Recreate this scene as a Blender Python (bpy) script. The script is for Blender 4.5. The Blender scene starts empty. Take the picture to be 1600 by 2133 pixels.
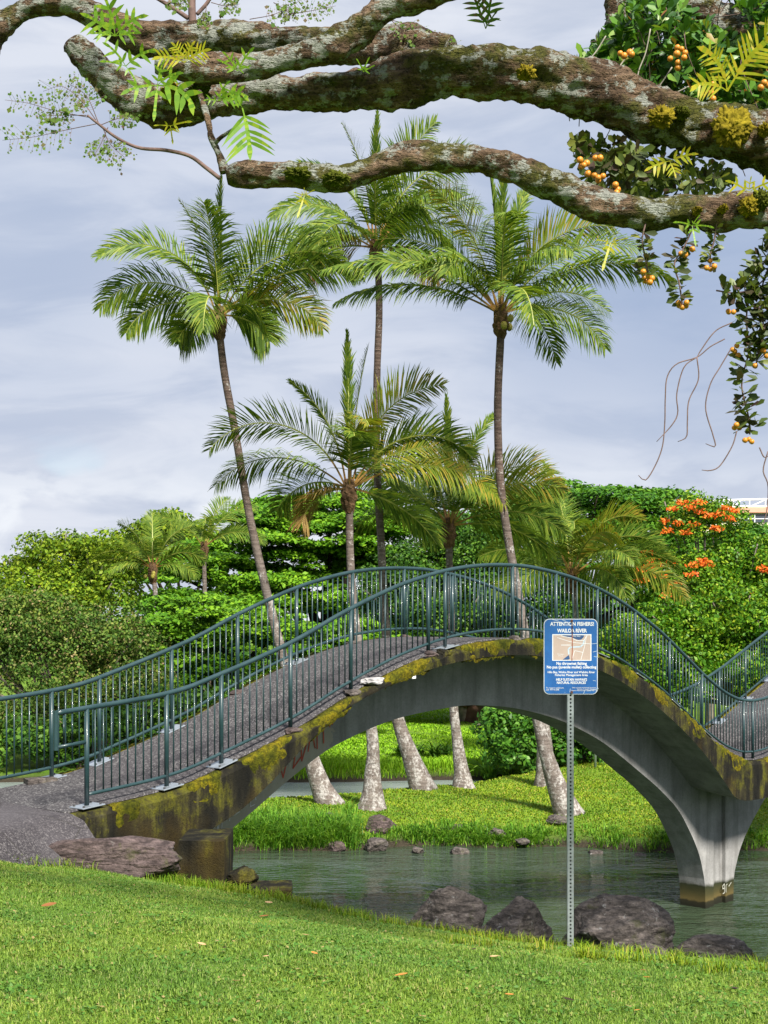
import bpy, bmesh, math, random
import numpy as np
from mathutils import Vector, Matrix, noise

SC = bpy.context.scene
COL = SC.collection
R = math.radians
rnd = random.Random(7)
NR = np.random.default_rng(11)

# ------------------------------------------------------------------ camera
FPX, YH, EYE = 3000.0, 1290.0, 5.4          # focal length in photo pixels, horizon row, eye height above the river
cam = bpy.data.cameras.new("camera"); cam_ob = bpy.data.objects.new("camera", cam); COL.objects.link(cam_ob)
cam.sensor_fit = 'HORIZONTAL'; cam.sensor_width = 36.0; cam.lens = 36.0 * FPX / 1600.0
cam.shift_y = (YH - 1066.5) / 1600.0
cam.clip_start = 0.1; cam.clip_end = 6000
cam_ob.location = (0, 0, EYE); cam_ob.rotation_euler = (R(90), 0, 0)
SC.camera = cam_ob

# ------------------------------------------------------------------ world, sun, exposure
SUN_DIR = Vector((0.30, -0.64, 0.71)).normalized()      # towards the sun
SUN_EL = math.asin(SUN_DIR.z); SUN_AZ = math.atan2(SUN_DIR.x, SUN_DIR.y)
W = bpy.data.worlds.new("World"); SC.world = W; W.use_nodes = True
wt = W.node_tree; wt.nodes.clear()
def wn(t, **k):
    n = wt.nodes.new(t)
    for a, v in k.items(): setattr(n, a, v)
    return n
def wl(a, b): wt.links.new(a, b)
w_out = wn('ShaderNodeOutputWorld'); w_bg = wn('ShaderNodeBackground'); w_bg.inputs['Strength'].default_value = 0.10
wl(w_bg.outputs[0], w_out.inputs[0])
sky = wn('ShaderNodeTexSky', sky_type='NISHITA', sun_disc=False)
sky.sun_elevation = SUN_EL; sky.sun_rotation = SUN_AZ; sky.air_density = 1.0; sky.dust_density = 0.6; sky.ozone_density = 2.0
w_tc = wn('ShaderNodeTexCoord')
def w_noise(sx, sz, scale, detail, rough, off=(0, 0, 0), dist=0.0):
    m = wn('ShaderNodeMapping'); m.inputs['Scale'].default_value = (sx, sx, sz); m.inputs['Location'].default_value = off
    n = wn('ShaderNodeTexNoise'); n.inputs['Scale'].default_value = scale; n.inputs['Detail'].default_value = detail
    n.inputs['Roughness'].default_value = rough; n.inputs['Distortion'].default_value = dist
    wl(w_tc.outputs['Generated'], m.inputs[0]); wl(m.outputs[0], n.inputs['Vector']); return n.outputs['Fac']
def w_ramp(f, stops):
    r = wn('ShaderNodeValToRGB'); r.color_ramp.interpolation = 'EASE'
    while len(r.color_ramp.elements) < len(stops): r.color_ramp.elements.new(0.5)
    for e, (p, c) in zip(r.color_ramp.elements, stops): e.position = p; e.color = (*c, 1) if len(c) == 3 else (c[0], c[0], c[0], 1)
    wl(f, r.inputs[0]); return r.outputs[0]
def w_mix(f, a, b, mode='MIX'):
    m = wn('ShaderNodeMixRGB', blend_type=mode)
    for s, v in ((m.inputs[0], f), (m.inputs[1], a), (m.inputs[2], b)):
        if hasattr(v, 'links'): wl(v, s)
        else: s.default_value = v if not isinstance(v, tuple) else (*v, 1)
    return m.outputs[0]
# broad layers of stratus: pale lavender cloud with blue-grey undersides, brighter heaps low down, small blue openings
CS = 5.5
layer = w_noise(1.0, 5.0, 1.35, 3.0, 0.45, (0.35, 0.1, 0.62), 0.3)
cloud = w_ramp(layer, [(0.36, (0.33, 0.42, 0.60)), (0.47, (0.50, 0.56, 0.70)), (0.58, (0.63, 0.67, 0.77)), (0.75, (0.72, 0.75, 0.82))])
fine = w_noise(1.0, 4.0, 7.0, 6.0, 0.55, (3.1, 1.7, 0.4), 0.6)
cloud = w_mix(0.42, cloud, w_ramp(fine, [(0.35, (0.40, 0.46, 0.58)), (0.65, (0.78, 0.80, 0.84))]))
sep = wn('ShaderNodeSeparateXYZ'); wl(w_tc.outputs['Generated'], sep.inputs[0])
low = w_ramp(sep.outputs['Z'], [(0.0, (1,)), (0.055, (1,)), (0.14, (0,))])
heap = w_noise(1.0, 2.2, 11.0, 5.0, 0.5, (0.9, 4.2, 2.1), 0.4)
cloud = w_mix(w_mix(1.0, low, w_ramp(heap, [(0.46, (0,)), (0.60, (1,))]), 'MULTIPLY'), cloud, (0.80, 0.83, 0.88))
zl = wn('ShaderNodeMath', operation='ADD'); zm = wn('ShaderNodeMath', operation='MULTIPLY_ADD'); wl(layer, zm.inputs[0]); zm.inputs[1].default_value = 0.22; zm.inputs[2].default_value = -0.11
wl(sep.outputs['Z'], zl.inputs[0]); wl(zm.outputs[0], zl.inputs[1])
band = w_ramp(zl.outputs[0], [(0.07, (0,)), (0.19, (1,)), (0.25, (1,)), (0.36, (0,))])
side = w_ramp(w_noise(1.0, 0.6, 2.3, 2.0, 0.5, (0.15, 0.9, 0.0)), [(0.38, (0.12,)), (0.58, (0.75,))])
cloud = w_mix(w_mix(1.0, band, side, 'MULTIPLY'), cloud, (0.31, 0.40, 0.58))
cloudS = w_mix(1.0, cloud, (CS, CS, CS), 'MULTIPLY')
hole = w_noise(1.0, 3.0, 6.0, 4.0, 0.5, (5.3, 0.2, 7.7), 0.5)
hole = w_mix(1.0, low, w_ramp(hole, [(0.60, (0,)), (0.68, (0.8,))]), 'MULTIPLY')
final = w_mix(hole, cloudS, w_mix(1.0, sky.outputs[0], (0.62, 0.62, 0.62), 'MULTIPLY'))
wl(final, w_bg.inputs[0])

sun = bpy.data.lights.new("sun", 'SUN'); sun.energy = 5.0; sun.angle = R(9); sun.color = (1.0, 0.95, 0.86)
sun_ob = bpy.data.objects.new("sun", sun); COL.objects.link(sun_ob); sun_ob.location = (10, -10, 40)
sun_ob.rotation_euler = (-SUN_DIR).to_track_quat('-Z', 'Y').to_euler()
SC.view_settings.view_transform = 'Standard'; SC.view_settings.look = 'None'
SC.view_settings.exposure = 1.05; SC.view_settings.gamma = 1.0; SC.view_settings.use_curve_mapping = False
SC.cycles.use_denoising = True
SC.cycles.max_bounces = 8; SC.cycles.transparent_max_bounces = 8; SC.cycles.caustics_reflective = False; SC.cycles.caustics_refractive = False

# ------------------------------------------------------------------ helpers
def at(px, py, d):
    """a point of the place: photo pixel and metres in front of the camera -> world"""
    return Vector(((px - 800.0) * d / FPX, d, EYE - (py - YH) * d / FPX))

def tag(o, label=None, cat=None, group=None, kind=None):
    if label: o['label'] = label
    if cat: o['category'] = cat
    if group: o['group'] = group
    if kind: o['kind'] = kind
    return o

def empty(name, loc=(0, 0, 0), rz=0.0, parent=None):
    o = bpy.data.objects.new(name, None); COL.objects.link(o); o.location = loc; o.rotation_euler = (0, 0, rz)
    o.empty_display_size = 0.1
    if parent: o.parent = parent
    return o

def add(name, me, mats, parent=None, loc=None):
    o = bpy.data.objects.new(name, me); COL.objects.link(o)
    for m in (mats if isinstance(mats, (list, tuple)) else [mats]):
        if len(me.materials) < len(mats if isinstance(mats, (list, tuple)) else [mats]): me.materials.append(m)
    if parent: o.parent = parent
    if loc is not None: o.location = loc
    return o

def mesh(name, v, f, smooth=False, mi=None):
    me = bpy.data.meshes.new(name); me.from_pydata([tuple(p) for p in v], [], [tuple(q) for q in f])
    if smooth: me.polygons.foreach_set('use_smooth', [True] * len(me.polygons))
    if mi is not None: me.polygons.foreach_set('material_index', mi)
    me.update(); return me

def mesh_np(name, v, size, mi=None, smooth=False):
    """v: (n*size,3) vertices, every run of `size` one face"""
    n = len(v) // size
    me = bpy.data.meshes.new(name); me.vertices.add(len(v)); me.vertices.foreach_set('co', np.ascontiguousarray(v, dtype=np.float32).ravel())
    me.loops.add(len(v)); me.loops.foreach_set('vertex_index', np.arange(len(v), dtype=np.int32))
    me.polygons.add(n); me.polygons.foreach_set('loop_start', np.arange(0, len(v), size, dtype=np.int32))
    if mi is not None: me.polygons.foreach_set('material_index', np.asarray(mi, dtype=np.int32))
    if smooth: me.polygons.foreach_set('use_smooth', np.ones(n, dtype=bool))
    me.update(calc_edges=True); return me

def bm_mesh(name, bm, smooth=False):
    me = bpy.data.meshes.new(name); bm.normal_update(); bm.to_mesh(me); bm.free()
    if smooth: me.polygons.foreach_set('use_smooth', [True] * len(me.polygons))
    return me

def bm_box(bm, c, s, mat=None, bevel=0.0):
    r = bmesh.ops.create_cube(bm, size=1.0); vs = r['verts']
    for v in vs: v.co = Vector((v.co.x * s[0], v.co.y * s[1], v.co.z * s[2]))
    if bevel:
        es = list({e for v in vs for e in v.link_edges})
        bb = bmesh.ops.bevel(bm, geom=es, offset=bevel, segments=1, affect='EDGES'); vs = list({v for f in bb['faces'] for v in f.verts} | {v for v in vs if v.is_valid})
    for v in vs:
        if mat: v.co = mat @ v.co
        v.co += Vector(c)
    return vs

def catmull(pts, n):
    """resample a list of equal-length tuples smoothly at n points"""
    P = np.array(pts, float); m = len(P)
    seg = np.r_[0, np.cumsum(np.maximum(1e-6, np.linalg.norm(np.diff(P[:, :min(3, P.shape[1])], axis=0), axis=1)))]
    q = np.linspace(0, seg[-1], n); out = []
    for t in q:
        i = min(m - 2, max(0, int(np.searchsorted(seg, t, side='right') - 1)))
        u = (t - seg[i]) / (seg[i + 1] - seg[i])
        p1, p2 = P[i], P[i + 1]; p0 = P[i - 1] if i > 0 else 2 * p1 - p2; p3 = P[i + 2] if i + 2 < m else 2 * p2 - p1
        out.append(0.5 * ((2 * p1) + (-p0 + p2) * u + (2 * p0 - 5 * p1 + 4 * p2 - p3) * u * u + (-p0 + 3 * p1 - 3 * p2 + p3) * u ** 3))
    return np.array(out)

def tube(pts, rad, seg=8, cap=True, disp=None, vbase=0, flat=None):
    """verts, faces of a tube along pts; disp(i, ang, p, nrm) adds to the radius"""
    P = [Vector(p) for p in pts]; n = len(P); V = []; F = []
    up = Vector((0, 0, 1)); prev = None
    for i in range(n):
        t = (P[min(i + 1, n - 1)] - P[max(i - 1, 0)]).normalized()
        if prev is None:
            a = t.cross(up)
            if a.length < 0.05: a = t.cross(Vector((1, 0, 0)))
            a.normalize()
        else:
            a = (prev - t * prev.dot(t)).normalized()
        prev = a; b = a.cross(t).normalized()
        r = rad[i] if hasattr(rad, '__len__') else rad
        for k in range(seg):
            an = 2 * math.pi * k / seg
            nr = a * math.cos(an) + b * math.sin(an)
            rr = r
            if disp: rr = r + disp(i, an, P[i] + nr * r, nr, r)
            V.append(P[i] + nr * rr)
    for i in range(n - 1):
        for k in range(seg):
            k2 = (k + 1) % seg
            F.append((vbase + i * seg + k, vbase + i * seg + k2, vbase + (i + 1) * seg + k2, vbase + (i + 1) * seg + k))
    if cap:
        F.append(tuple(vbase + k for k in range(seg))[::-1]); F.append(tuple(vbase + (n - 1) * seg + k for k in range(seg)))
    return V, F

def tubes(name, lst, mat, parent=None, smooth=True):
    """several tubes that belong to one part"""
    V = []; F = []
    for pts, rad, seg in lst:
        v, f = tube(pts, rad, seg, vbase=len(V)); V += v; F += f
    return add(name, mesh(name, V, F, smooth), mat, parent)

# ------------------------------------------------------------------ material helpers
class NT:
    def __init__(s, name):
        s.m = bpy.data.materials.new(name); s.m.use_nodes = True; s.t = s.m.node_tree; s.t.nodes.clear()
        s.out = s.n('ShaderNodeOutputMaterial'); s.tc = s.n('ShaderNodeTexCoord')
    def n(s, t, **k):
        x = s.t.nodes.new(t)
        for a, v in k.items(): setattr(x, a, v)
        return x
    def put(s, sock, v):
        if hasattr(v, 'links'): s.t.links.new(v, sock)
        elif isinstance(v, tuple) and len(v) == 3 and sock.type == 'RGBA': sock.default_value = (*v, 1)
        else: sock.default_value = v
    def vec(s, scale=(1, 1, 1), space='Object', rot=(0, 0, 0), loc=(0, 0, 0)):
        m = s.n('ShaderNodeMapping'); m.inputs['Scale'].default_value = scale; m.inputs['Rotation'].default_value = rot; m.inputs['Location'].default_value = loc
        if space == 'Position': g = s.n('ShaderNodeNewGeometry'); s.put(m.inputs[0], g.outputs['Position'])
        else: s.put(m.inputs[0], s.tc.outputs[space])
        return m.outputs[0]
    def noise(s, scale, detail=4, rough=0.55, vec=None, dist=0.0):
        x = s.n('ShaderNodeTexNoise'); x.inputs['Scale'].default_value = scale; x.inputs['Detail'].default_value = detail
        x.inputs['Roughness'].default_value = rough; x.inputs['Distortion'].default_value = dist
        s.put(x.inputs['Vector'], vec if vec is not None else s.tc.outputs['Object']); return x.outputs['Fac']
    def voro(s, scale, vec=None, feature='F1', out='Distance', rand=1.0):
        x = s.n('ShaderNodeTexVoronoi', feature=feature); x.inputs['Scale'].default_value = scale; x.inputs['Randomness'].default_value = rand
        s.put(x.inputs['Vector'], vec if vec is not None else s.tc.outputs['Object']); return x.outputs[out]
    def ramp(s, f, stops, interp='LINEAR'):
        r = s.n('ShaderNodeValToRGB'); r.color_ramp.interpolation = interp
        while len(r.color_ramp.elements) < len(stops): r.color_ramp.elements.new(0.5)
        for e, (p, c) in zip(r.color_ramp.elements, stops):
            e.position = p; e.color = (*c, 1) if isinstance(c, tuple) else (c, c, c, 1)
        s.put(r.inputs[0], f); return r.outputs[0]
    def mix(s, f, a, b, mode='MIX'):
        x = s.n('ShaderNodeMixRGB', blend_type=mode)
        s.put(x.inputs[0], f); s.put(x.inputs[1], a); s.put(x.inputs[2], b); return x.outputs[0]
    def math(s, op, a, b=0.0, clamp=False):
        x = s.n('ShaderNodeMath', operation=op, use_clamp=clamp); s.put(x.inputs[0], a); s.put(x.inputs[1], b); return x.outputs[0]
    def xyz(s, v=None):
        x = s.n('ShaderNodeSeparateXYZ'); s.put(x.inputs[0], v if v is not None else s.tc.outputs['Object']); return x.outputs
    def geo(s, o):
        return s.n('ShaderNodeNewGeometry').outputs[o]
    def bump(s, h, strength=0.4, dist=0.02):
        b = s.n('ShaderNodeBump'); b.inputs['Strength'].default_value = strength; b.inputs['Distance'].default_value = dist
        s.put(b.inputs['Height'], h); return b.outputs[0]
    def bsdf(s, col, rough=0.7, bump=None, spec=0.4, metal=0.0, coat=0.0):
        p = s.n('ShaderNodeBsdfPrincipled'); s.put(p.inputs['Base Color'], col); s.put(p.inputs['Roughness'], rough)
        p.inputs['Specular IOR Level'].default_value = spec; p.inputs['Metallic'].default_value = metal; p.inputs['Coat Weight'].default_value = coat
        if bump is not None: s.put(p.inputs['Normal'], bump)
        return p.outputs[0]
    def done(s, sh):
        s.put(s.out.inputs['Surface'], sh); return s.m

def leaf_mat(name, stops, trans=0.35, rough=0.45, clump=None, clump_scale=0.5, spec=0.15, tcol=None):
    n = NT(name)
    c = n.ramp(n.geo('Random Per Island'), stops)
    if clump: c = n.mix(n.ramp(n.noise(clump_scale, 3, 0.6), [(0.40, 0.0), (0.62, 1.0)]), c, clump, 'MULTIPLY')
    p = n.bsdf(c, rough, None, spec)
    if trans <= 0: return n.done(p)
    t = n.n('ShaderNodeBsdfTranslucent'); n.put(t.inputs[0], n.mix(1.0, c, tcol or (1.0, 1.0, 0.45), 'MULTIPLY'))
    m = n.n('ShaderNodeMixShader'); m.inputs[0].default_value = trans; n.put(m.inputs[1], p); n.put(m.inputs[2], t.outputs[0])
    return n.done(m.outputs[0])

def plain(name, col, rough=0.6, spec=0.4, var=0.25, scale=12.0, metal=0.0, bump=0.0):
    n = NT(name); f = n.noise(scale, 5, 0.6)
    c = n.mix(n.ramp(f, [(0.3, 0.0), (0.7, 1.0)]), tuple(x * (1 - var) for x in col), tuple(min(1, x * (1 + var)) for x in col))
    return n.done(n.bsdf(c, rough, n.bump(f, bump, 0.01) if bump else None, spec, metal))

# ------------------------------------------------------------------ ground heights
P0 = np.array([-3.309, 15.75]); U = np.array([0.6777, 0.7353]); Pv = np.array([-0.7353, 0.6777]); BR_ANG = math.atan2(U[1], U[0])
LAWN_S = [-400, -60, -20, -9.3, -5, -3, -1.3, 0.2, 0.6, 1.2, 2.2, 3.6, 6.0, 9.0]
LAWN_Z = [5.0, 4.3, 4.0, 3.85, 3.55, 3.30, 2.98, 2.65, 2.48, 2.0, 1.0, -0.1, -0.9, -1.3]
def sstep(a, b, x):
    t = np.clip((x - a) / (b - a), 0, 1); return t * t * (3 - 2 * t)
def gz(X, Y):
    X = np.asarray(X, float); Y = np.asarray(Y, float)
    s = (X - P0[0]) * U[0] + (Y - P0[1]) * U[1]; t = (X - P0[0]) * Pv[0] + (Y - P0[1]) * Pv[1]
    off = np.interp(t, [-60, -20, -9, -7.6, -6.1, -4.8, -3, 0, 2.2, 3.5, 8, 40], [6, 4, 1.2, 0.85, 0.25, 0.0, 0.05, 0.05, -0.2, -0.9, -1.2, -6])
    near = np.interp(s - off, LAWN_S, LAWN_Z)
    near = near + 0.02 * np.sin(X * 1.9 + 0.6) * np.cos(Y * 1.6) + 0.012 * np.sin(X * 4.3 + Y * 2.7)
    # far side: island bank with palms, pond behind it on the left, far lawn
    w0 = 32.9 + 0.45 * np.sin(X * 0.55 + 0.4) + 0.22 * np.sin(X * 1.7) + 0.03 * np.clip(X, 0, 40) * 0 
    isl = -1.2 + 1.55 * sstep(-1.0, 1.8, Y - w0) + 0.20 * sstep(1.5, 6.0, Y - w0)
    isl = isl + 0.28 * sstep(4, 12, X) * sstep(2, 9, Y - w0)
    lefte = sstep(-7.0, -3.8, X)
    isl = -1.2 + (isl + 1.2) * lefte
    rear = np.interp(X, [-6, -3, 1.5, 3.0, 5.0, 7.5], [37.6, 39.6, 42.3, 43.5, 46.5, 52])
    isl = -0.9 + (isl + 0.9) * (1 - sstep(-0.6, 1.2, Y - rear))
    fw = 47.0 + 0.35 * np.sin(X * 0.6)
    farl = -0.9 + 1.25 * sstep(-0.2, 1.6, Y - fw) + 0.25 * sstep(2, 7, Y - fw) + 0.35 * sstep(8, 40, Y - fw) + 1.2 * sstep(40, 300, Y - fw)
    far = np.maximum(isl, farl) + 0.03 * np.sin(X * 1.3) * np.sin(Y * 1.1 + 0.5) + 0.015 * np.sin(X * 3.1 + Y * 2.2)
    far = np.where(Y > 27, far, -1.3)
    return np.maximum(near, far)
def gpt(x, y): return float(gz(x, y))
def hit(px, py, d0=5.0, d1=70.0):
    """where the view ray of a photo pixel meets the ground"""
    ds = np.linspace(d0, d1, 4000); X = (px - 800) * ds / FPX; Z = EYE - (py - YH) * ds / FPX
    below = Z <= gz(X, ds); k = np.argmax(below)
    if not below.any(): return None
    return Vector((X[k], ds[k], float(gz(X[k], ds[k]))))

# ------------------------------------------------------------------ materials
def m_ground():
    n = NT('lawn_soil'); v = n.vec(space='Position'); z = n.xyz(v)['Z']
    big = n.noise(0.9, 4, 0.6, v); fine = n.noise(24, 5, 0.7, v)
    g = n.ramp(big, [(0.3, (0.08, 0.16, 0.012)), (0.55, (0.14, 0.24, 0.018)), (0.75, (0.20, 0.26, 0.025))])
    g = n.mix(n.ramp(fine, [(0.3, 0.0), (0.7, 0.6)]), g, (0.035, 0.085, 0.010))
    mud = n.ramp(fine, [(0.3, (0.012, 0.010, 0.007)), (0.7, (0.05, 0.04, 0.025))])
    f = n.ramp(n.math('ADD', z, n.math('MULTIPLY', n.math('SUBTRACT', fine, 0.5), 0.25)), [(0.10, 0.0), (0.30, 1.0)])
    return n.done(n.bsdf(n.mix(f, mud, g), 0.9, n.bump(fine, 0.6, 0.03), 0.2))
def m_water():
    n = NT('river_water')
    w1 = n.noise(2.3, 2, 0.5, n.vec((0.50, 1.0, 1), 'Position', (0, 0, 0.1))); w2 = n.noise(9.0, 2, 0.5, n.vec((0.5, 1.1, 1), 'Position', (0, 0, -0.2)))
    big = n.noise(0.22, 2, 0.5, n.vec((0.5, 1.3, 1), 'Position'))
    amp = n.ramp(n.xyz(n.vec(space='Position'))['Y'], [(0.0, 1.0), (1.0, 1.0)])
    h = n.math('ADD', n.math('MULTIPLY', w1, 0.75), n.math('MULTIPLY', w2, 0.32))
    h = n.math('MULTIPLY', h, n.math('ADD', 0.30, n.math('MULTIPLY', n.ramp(big, [(0.40, 0.0), (0.56, 1.0)]), 1.0)))
    p = n.n('ShaderNodeBsdfPrincipled')
    n.put(p.inputs['Base Color'], n.ramp(big, [(0.3, (0.020, 0.036, 0.016)), (0.7, (0.038, 0.054, 0.034))]))
    p.inputs['Roughness'].default_value = 0.05; p.inputs['IOR'].default_value = 1.33; p.inputs['Specular IOR Level'].default_value = 0.5
    n.put(p.inputs['Normal'], n.bump(h, 1.0, 0.16)); return n.done(p.outputs[0])
def m_concrete():
    n = NT('weathered_concrete'); o = n.tc.outputs['Object']; z = n.xyz()['Z']
    a = n.noise(1.4, 6, 0.65); st = n.noise(5.0, 5, 0.6, n.vec((1, 1, 0.12))); f = n.noise(38, 4, 0.7)
    c = n.ramp(a, [(0.30, (0.19, 0.185, 0.18)), (0.55, (0.29, 0.285, 0.28)), (0.75, (0.37, 0.365, 0.355))])
    c = n.mix(n.ramp(st, [(0.45, 0.0), (0.72, 0.55)]), c, (0.10, 0.098, 0.09))
    c = n.mix(n.ramp(st, [(0.26, 0.35), (0.38, 0.0)]), c, (0.42, 0.41, 0.39))
    c = n.mix(n.ramp(f, [(0.35, 0.25), (0.55, 0.0)]), c, (0.08, 0.08, 0.075))
    fl_ = n.n('ShaderNodeTexWave', wave_type='BANDS', bands_direction='X'); fl_.inputs['Scale'].default_value = 0.55; fl_.inputs['Distortion'].default_value = 0.6; fl_.inputs['Detail Scale'].default_value = 3.0
    n.put(fl_.inputs['Vector'], o); c = n.mix(n.ramp(fl_.outputs['Fac'], [(0.975, 0.0), (0.99, 0.14)]), c, (0.07, 0.068, 0.062))
    c = n.mix(n.ramp(n.xyz()['X'], [(0.0, 0.6), (1.0, 0.0)]) if False else n.math('MULTIPLY', n.math('LESS_THAN', n.math('ADD', n.xyz()['X'], n.math('MULTIPLY', a, 2.0)), 5.4), n.ramp(f, [(0.2, 0.55), (0.8, 0.35)])), c, (0.42, 0.37, 0.27))
    # algae and tide marks just above the water
    zz = n.math('ADD', z, n.math('MULTIPLY', n.math('SUBTRACT', a, 0.5), 0.22))
    tide = n.ramp(n.math('MULTIPLY', zz, 0.5), [(0.02, (0.012, 0.012, 0.006)), (0.055, (0.02, 0.018, 0.008)), (0.07, (0.10, 0.075, 0.025)), (0.13, (0.05, 0.045, 0.015)), (0.20, (0.022, 0.026, 0.010))])
    c = n.mix(n.ramp(n.math('MULTIPLY', zz, 0.5), [(0.20, 1.0), (0.235, 0.0)]), c, tide)
    return n.done(n.bsdf(c, 0.85, n.bump(f, 0.25, 0.01), 0.25))
def m_fascia():
    """mossy, water-stained edge beam; object x runs along the bridge"""
    n = NT('mossy_concrete'); x = n.xyz()['X']
    st = n.noise(4.5, 5, 0.65, n.vec((1.0, 1, 0.22))); a = n.noise(3.0, 6, 0.7); f = n.noise(45, 4, 0.75); big = n.noise(0.9, 3, 0.5)
    c = n.ramp(st, [(0.34, (0.006, 0.006, 0.005)), (0.48, (0.014, 0.013, 0.009)), (0.60, (0.034, 0.030, 0.014)), (0.78, (0.09, 0.082, 0.06))])
    at_ = n.n('ShaderNodeAttribute', attribute_name='near_edge'); dp = n.math('MULTIPLY', at_.outputs['Fac'], 0.5)
    c = n.mix(n.ramp(n.math('ADD', dp, n.math('ADD', n.math('MULTIPLY', a, 0.5), n.math('MULTIPLY', st, 0.5))), [(0.53, 0.0), (0.64, 0.85)]), c, n.ramp(f, [(0.3, (0.035, 0.042, 0.005)), (0.7, (0.14, 0.13, 0.010))]))
    c = n.mix(n.ramp(big, [(0.54, 0.0), (0.66, 0.5)]), c, n.ramp(f, [(0.3, (0.035, 0.022, 0.005)), (0.7, (0.075, 0.050, 0.008))]))
    return n.done(n.bsdf(c, 0.95, n.bump(n.math('ADD', f, a), 0.7, 0.03), 0.15))
def m_moss():
    n = NT('yellow_moss'); a = n.noise(2.6, 4, 0.6); f = n.noise(55, 4, 0.7)
    c = n.ramp(a, [(0.32, (0.035, 0.042, 0.005)), (0.45, (0.11, 0.11, 0.007)), (0.57, (0.20, 0.165, 0.008)), (0.72, (0.10, 0.065, 0.010))])
    c = n.mix(n.ramp(n.noise(16, 4, 0.7), [(0.38, 0.8), (0.58, 0.0)]), c, (0.02, 0.024, 0.005)); c = n.mix(n.ramp(f, [(0.30, 0.75), (0.55, 0.0)]), c, (0.018, 0.02, 0.005))
    return n.done(n.bsdf(c, 1.0, n.bump(f, 0.9, 0.03), 0.1))
def m_asphalt():
    n = NT('pebbled_asphalt'); vv = n.vec((1, 1, 1)); sp = n.voro(60, vv, 'F1', 'Color'); a = n.noise(1.1, 5, 0.6); f = n.noise(90, 2, 0.6)
    g = n.ramp(n.xyz(sp)['X'], [(0.0, (0.020, 0.018, 0.020)), (0.55, (0.052, 0.049, 0.052)), (0.85, (0.10, 0.095, 0.096)), (1.0, (0.22, 0.21, 0.205))])
    g = n.mix(n.ramp(a, [(0.35, 0.55), (0.6, 0.0)]), g, (0.05, 0.045, 0.05))
    return n.done(n.bsdf(g, 0.9, n.bump(n.xyz(sp)['X'], 0.5, 0.008), 0.25))
def m_path():
    n = NT('worn_asphalt'); a = n.noise(0.8, 5, 0.6); sp = n.voro(75, None, 'F1', 'Color'); cr = n.voro(1.1, n.vec((1, 0.7, 1)), 'DISTANCE_TO_EDGE', 'Distance')
    g = n.ramp(n.xyz(sp)['X'], [(0.0, (0.024, 0.021, 0.024)), (0.7, (0.050, 0.045, 0.049)), (1.0, (0.13, 0.12, 0.12))])
    g = n.mix(n.ramp(a, [(0.4, 0.0), (0.65, 0.6)]), g, (0.085, 0.078, 0.085)); g = n.mix(n.ramp(cr, [(0.0, 0.7), (0.012, 0.0)]), g, (0.02, 0.018, 0.015))
    return n.done(n.bsdf(g, 0.9, n.bump(n.xyz(sp)['X'], 0.4, 0.008), 0.25))
def m_rail():
    n = NT('green_rail_paint'); a = n.noise(3.0, 4, 0.6); f = n.noise(60, 3, 0.6)
    c = n.ramp(a, [(0.35, (0.011, 0.033, 0.036)), (0.65, (0.019, 0.047, 0.053))])
    c = n.mix(n.ramp(f, [(0.62, 0.0), (0.75, 0.5)]), c, (0.07, 0.095, 0.10))
    return n.done(n.bsdf(c, n.ramp(a, [(0.3, 0.32), (0.7, 0.5)]), n.bump(f, 0.12, 0.003), 0.45, 0.0, 0.1))
def m_rock(name, dark, light, lich=0.5):
    n = NT(name); a = n.noise(3.0, 7, 0.65); f = n.noise(30, 5, 0.7); v = n.voro(9, None, 'F1', 'Distance')
    c = n.ramp(a, [(0.3, dark), (0.7, light)]); c = n.mix(n.ramp(f, [(0.35, 0.6), (0.55, 0.0)]), c, tuple(x * 0.35 for x in dark))
    c = n.mix(n.ramp(n.noise(7, 5, 0.7, n.vec((1, 1, 4.0), rot=(0.5, 0.3, 0))), [(0.40, 0.75), (0.52, 0.0)]), c, tuple(x * 0.3 for x in dark)); c = n.mix(n.ramp(n.noise(7, 5, 0.7, n.vec((1, 1, 4.0), rot=(0.5, 0.3, 0))), [(0.58, 0.0), (0.70, 0.7)]), c, tuple(x * 1.7 for x in light))
    c = n.mix(n.ramp(n.noise(11, 4, 0.7), [(0.62, 0.0), (0.68, lich)]), c, (0.34, 0.34, 0.33))
    c = n.mix(n.ramp(n.noise(4, 4, 0.6), [(0.60, 0.0), (0.70, 0.5)]), c, (0.06, 0.07, 0.012))
    return n.done(n.bsdf(c, 0.85, n.bump(n.math('ADD', f, a), 0.8, 0.03), 0.3))
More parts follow.
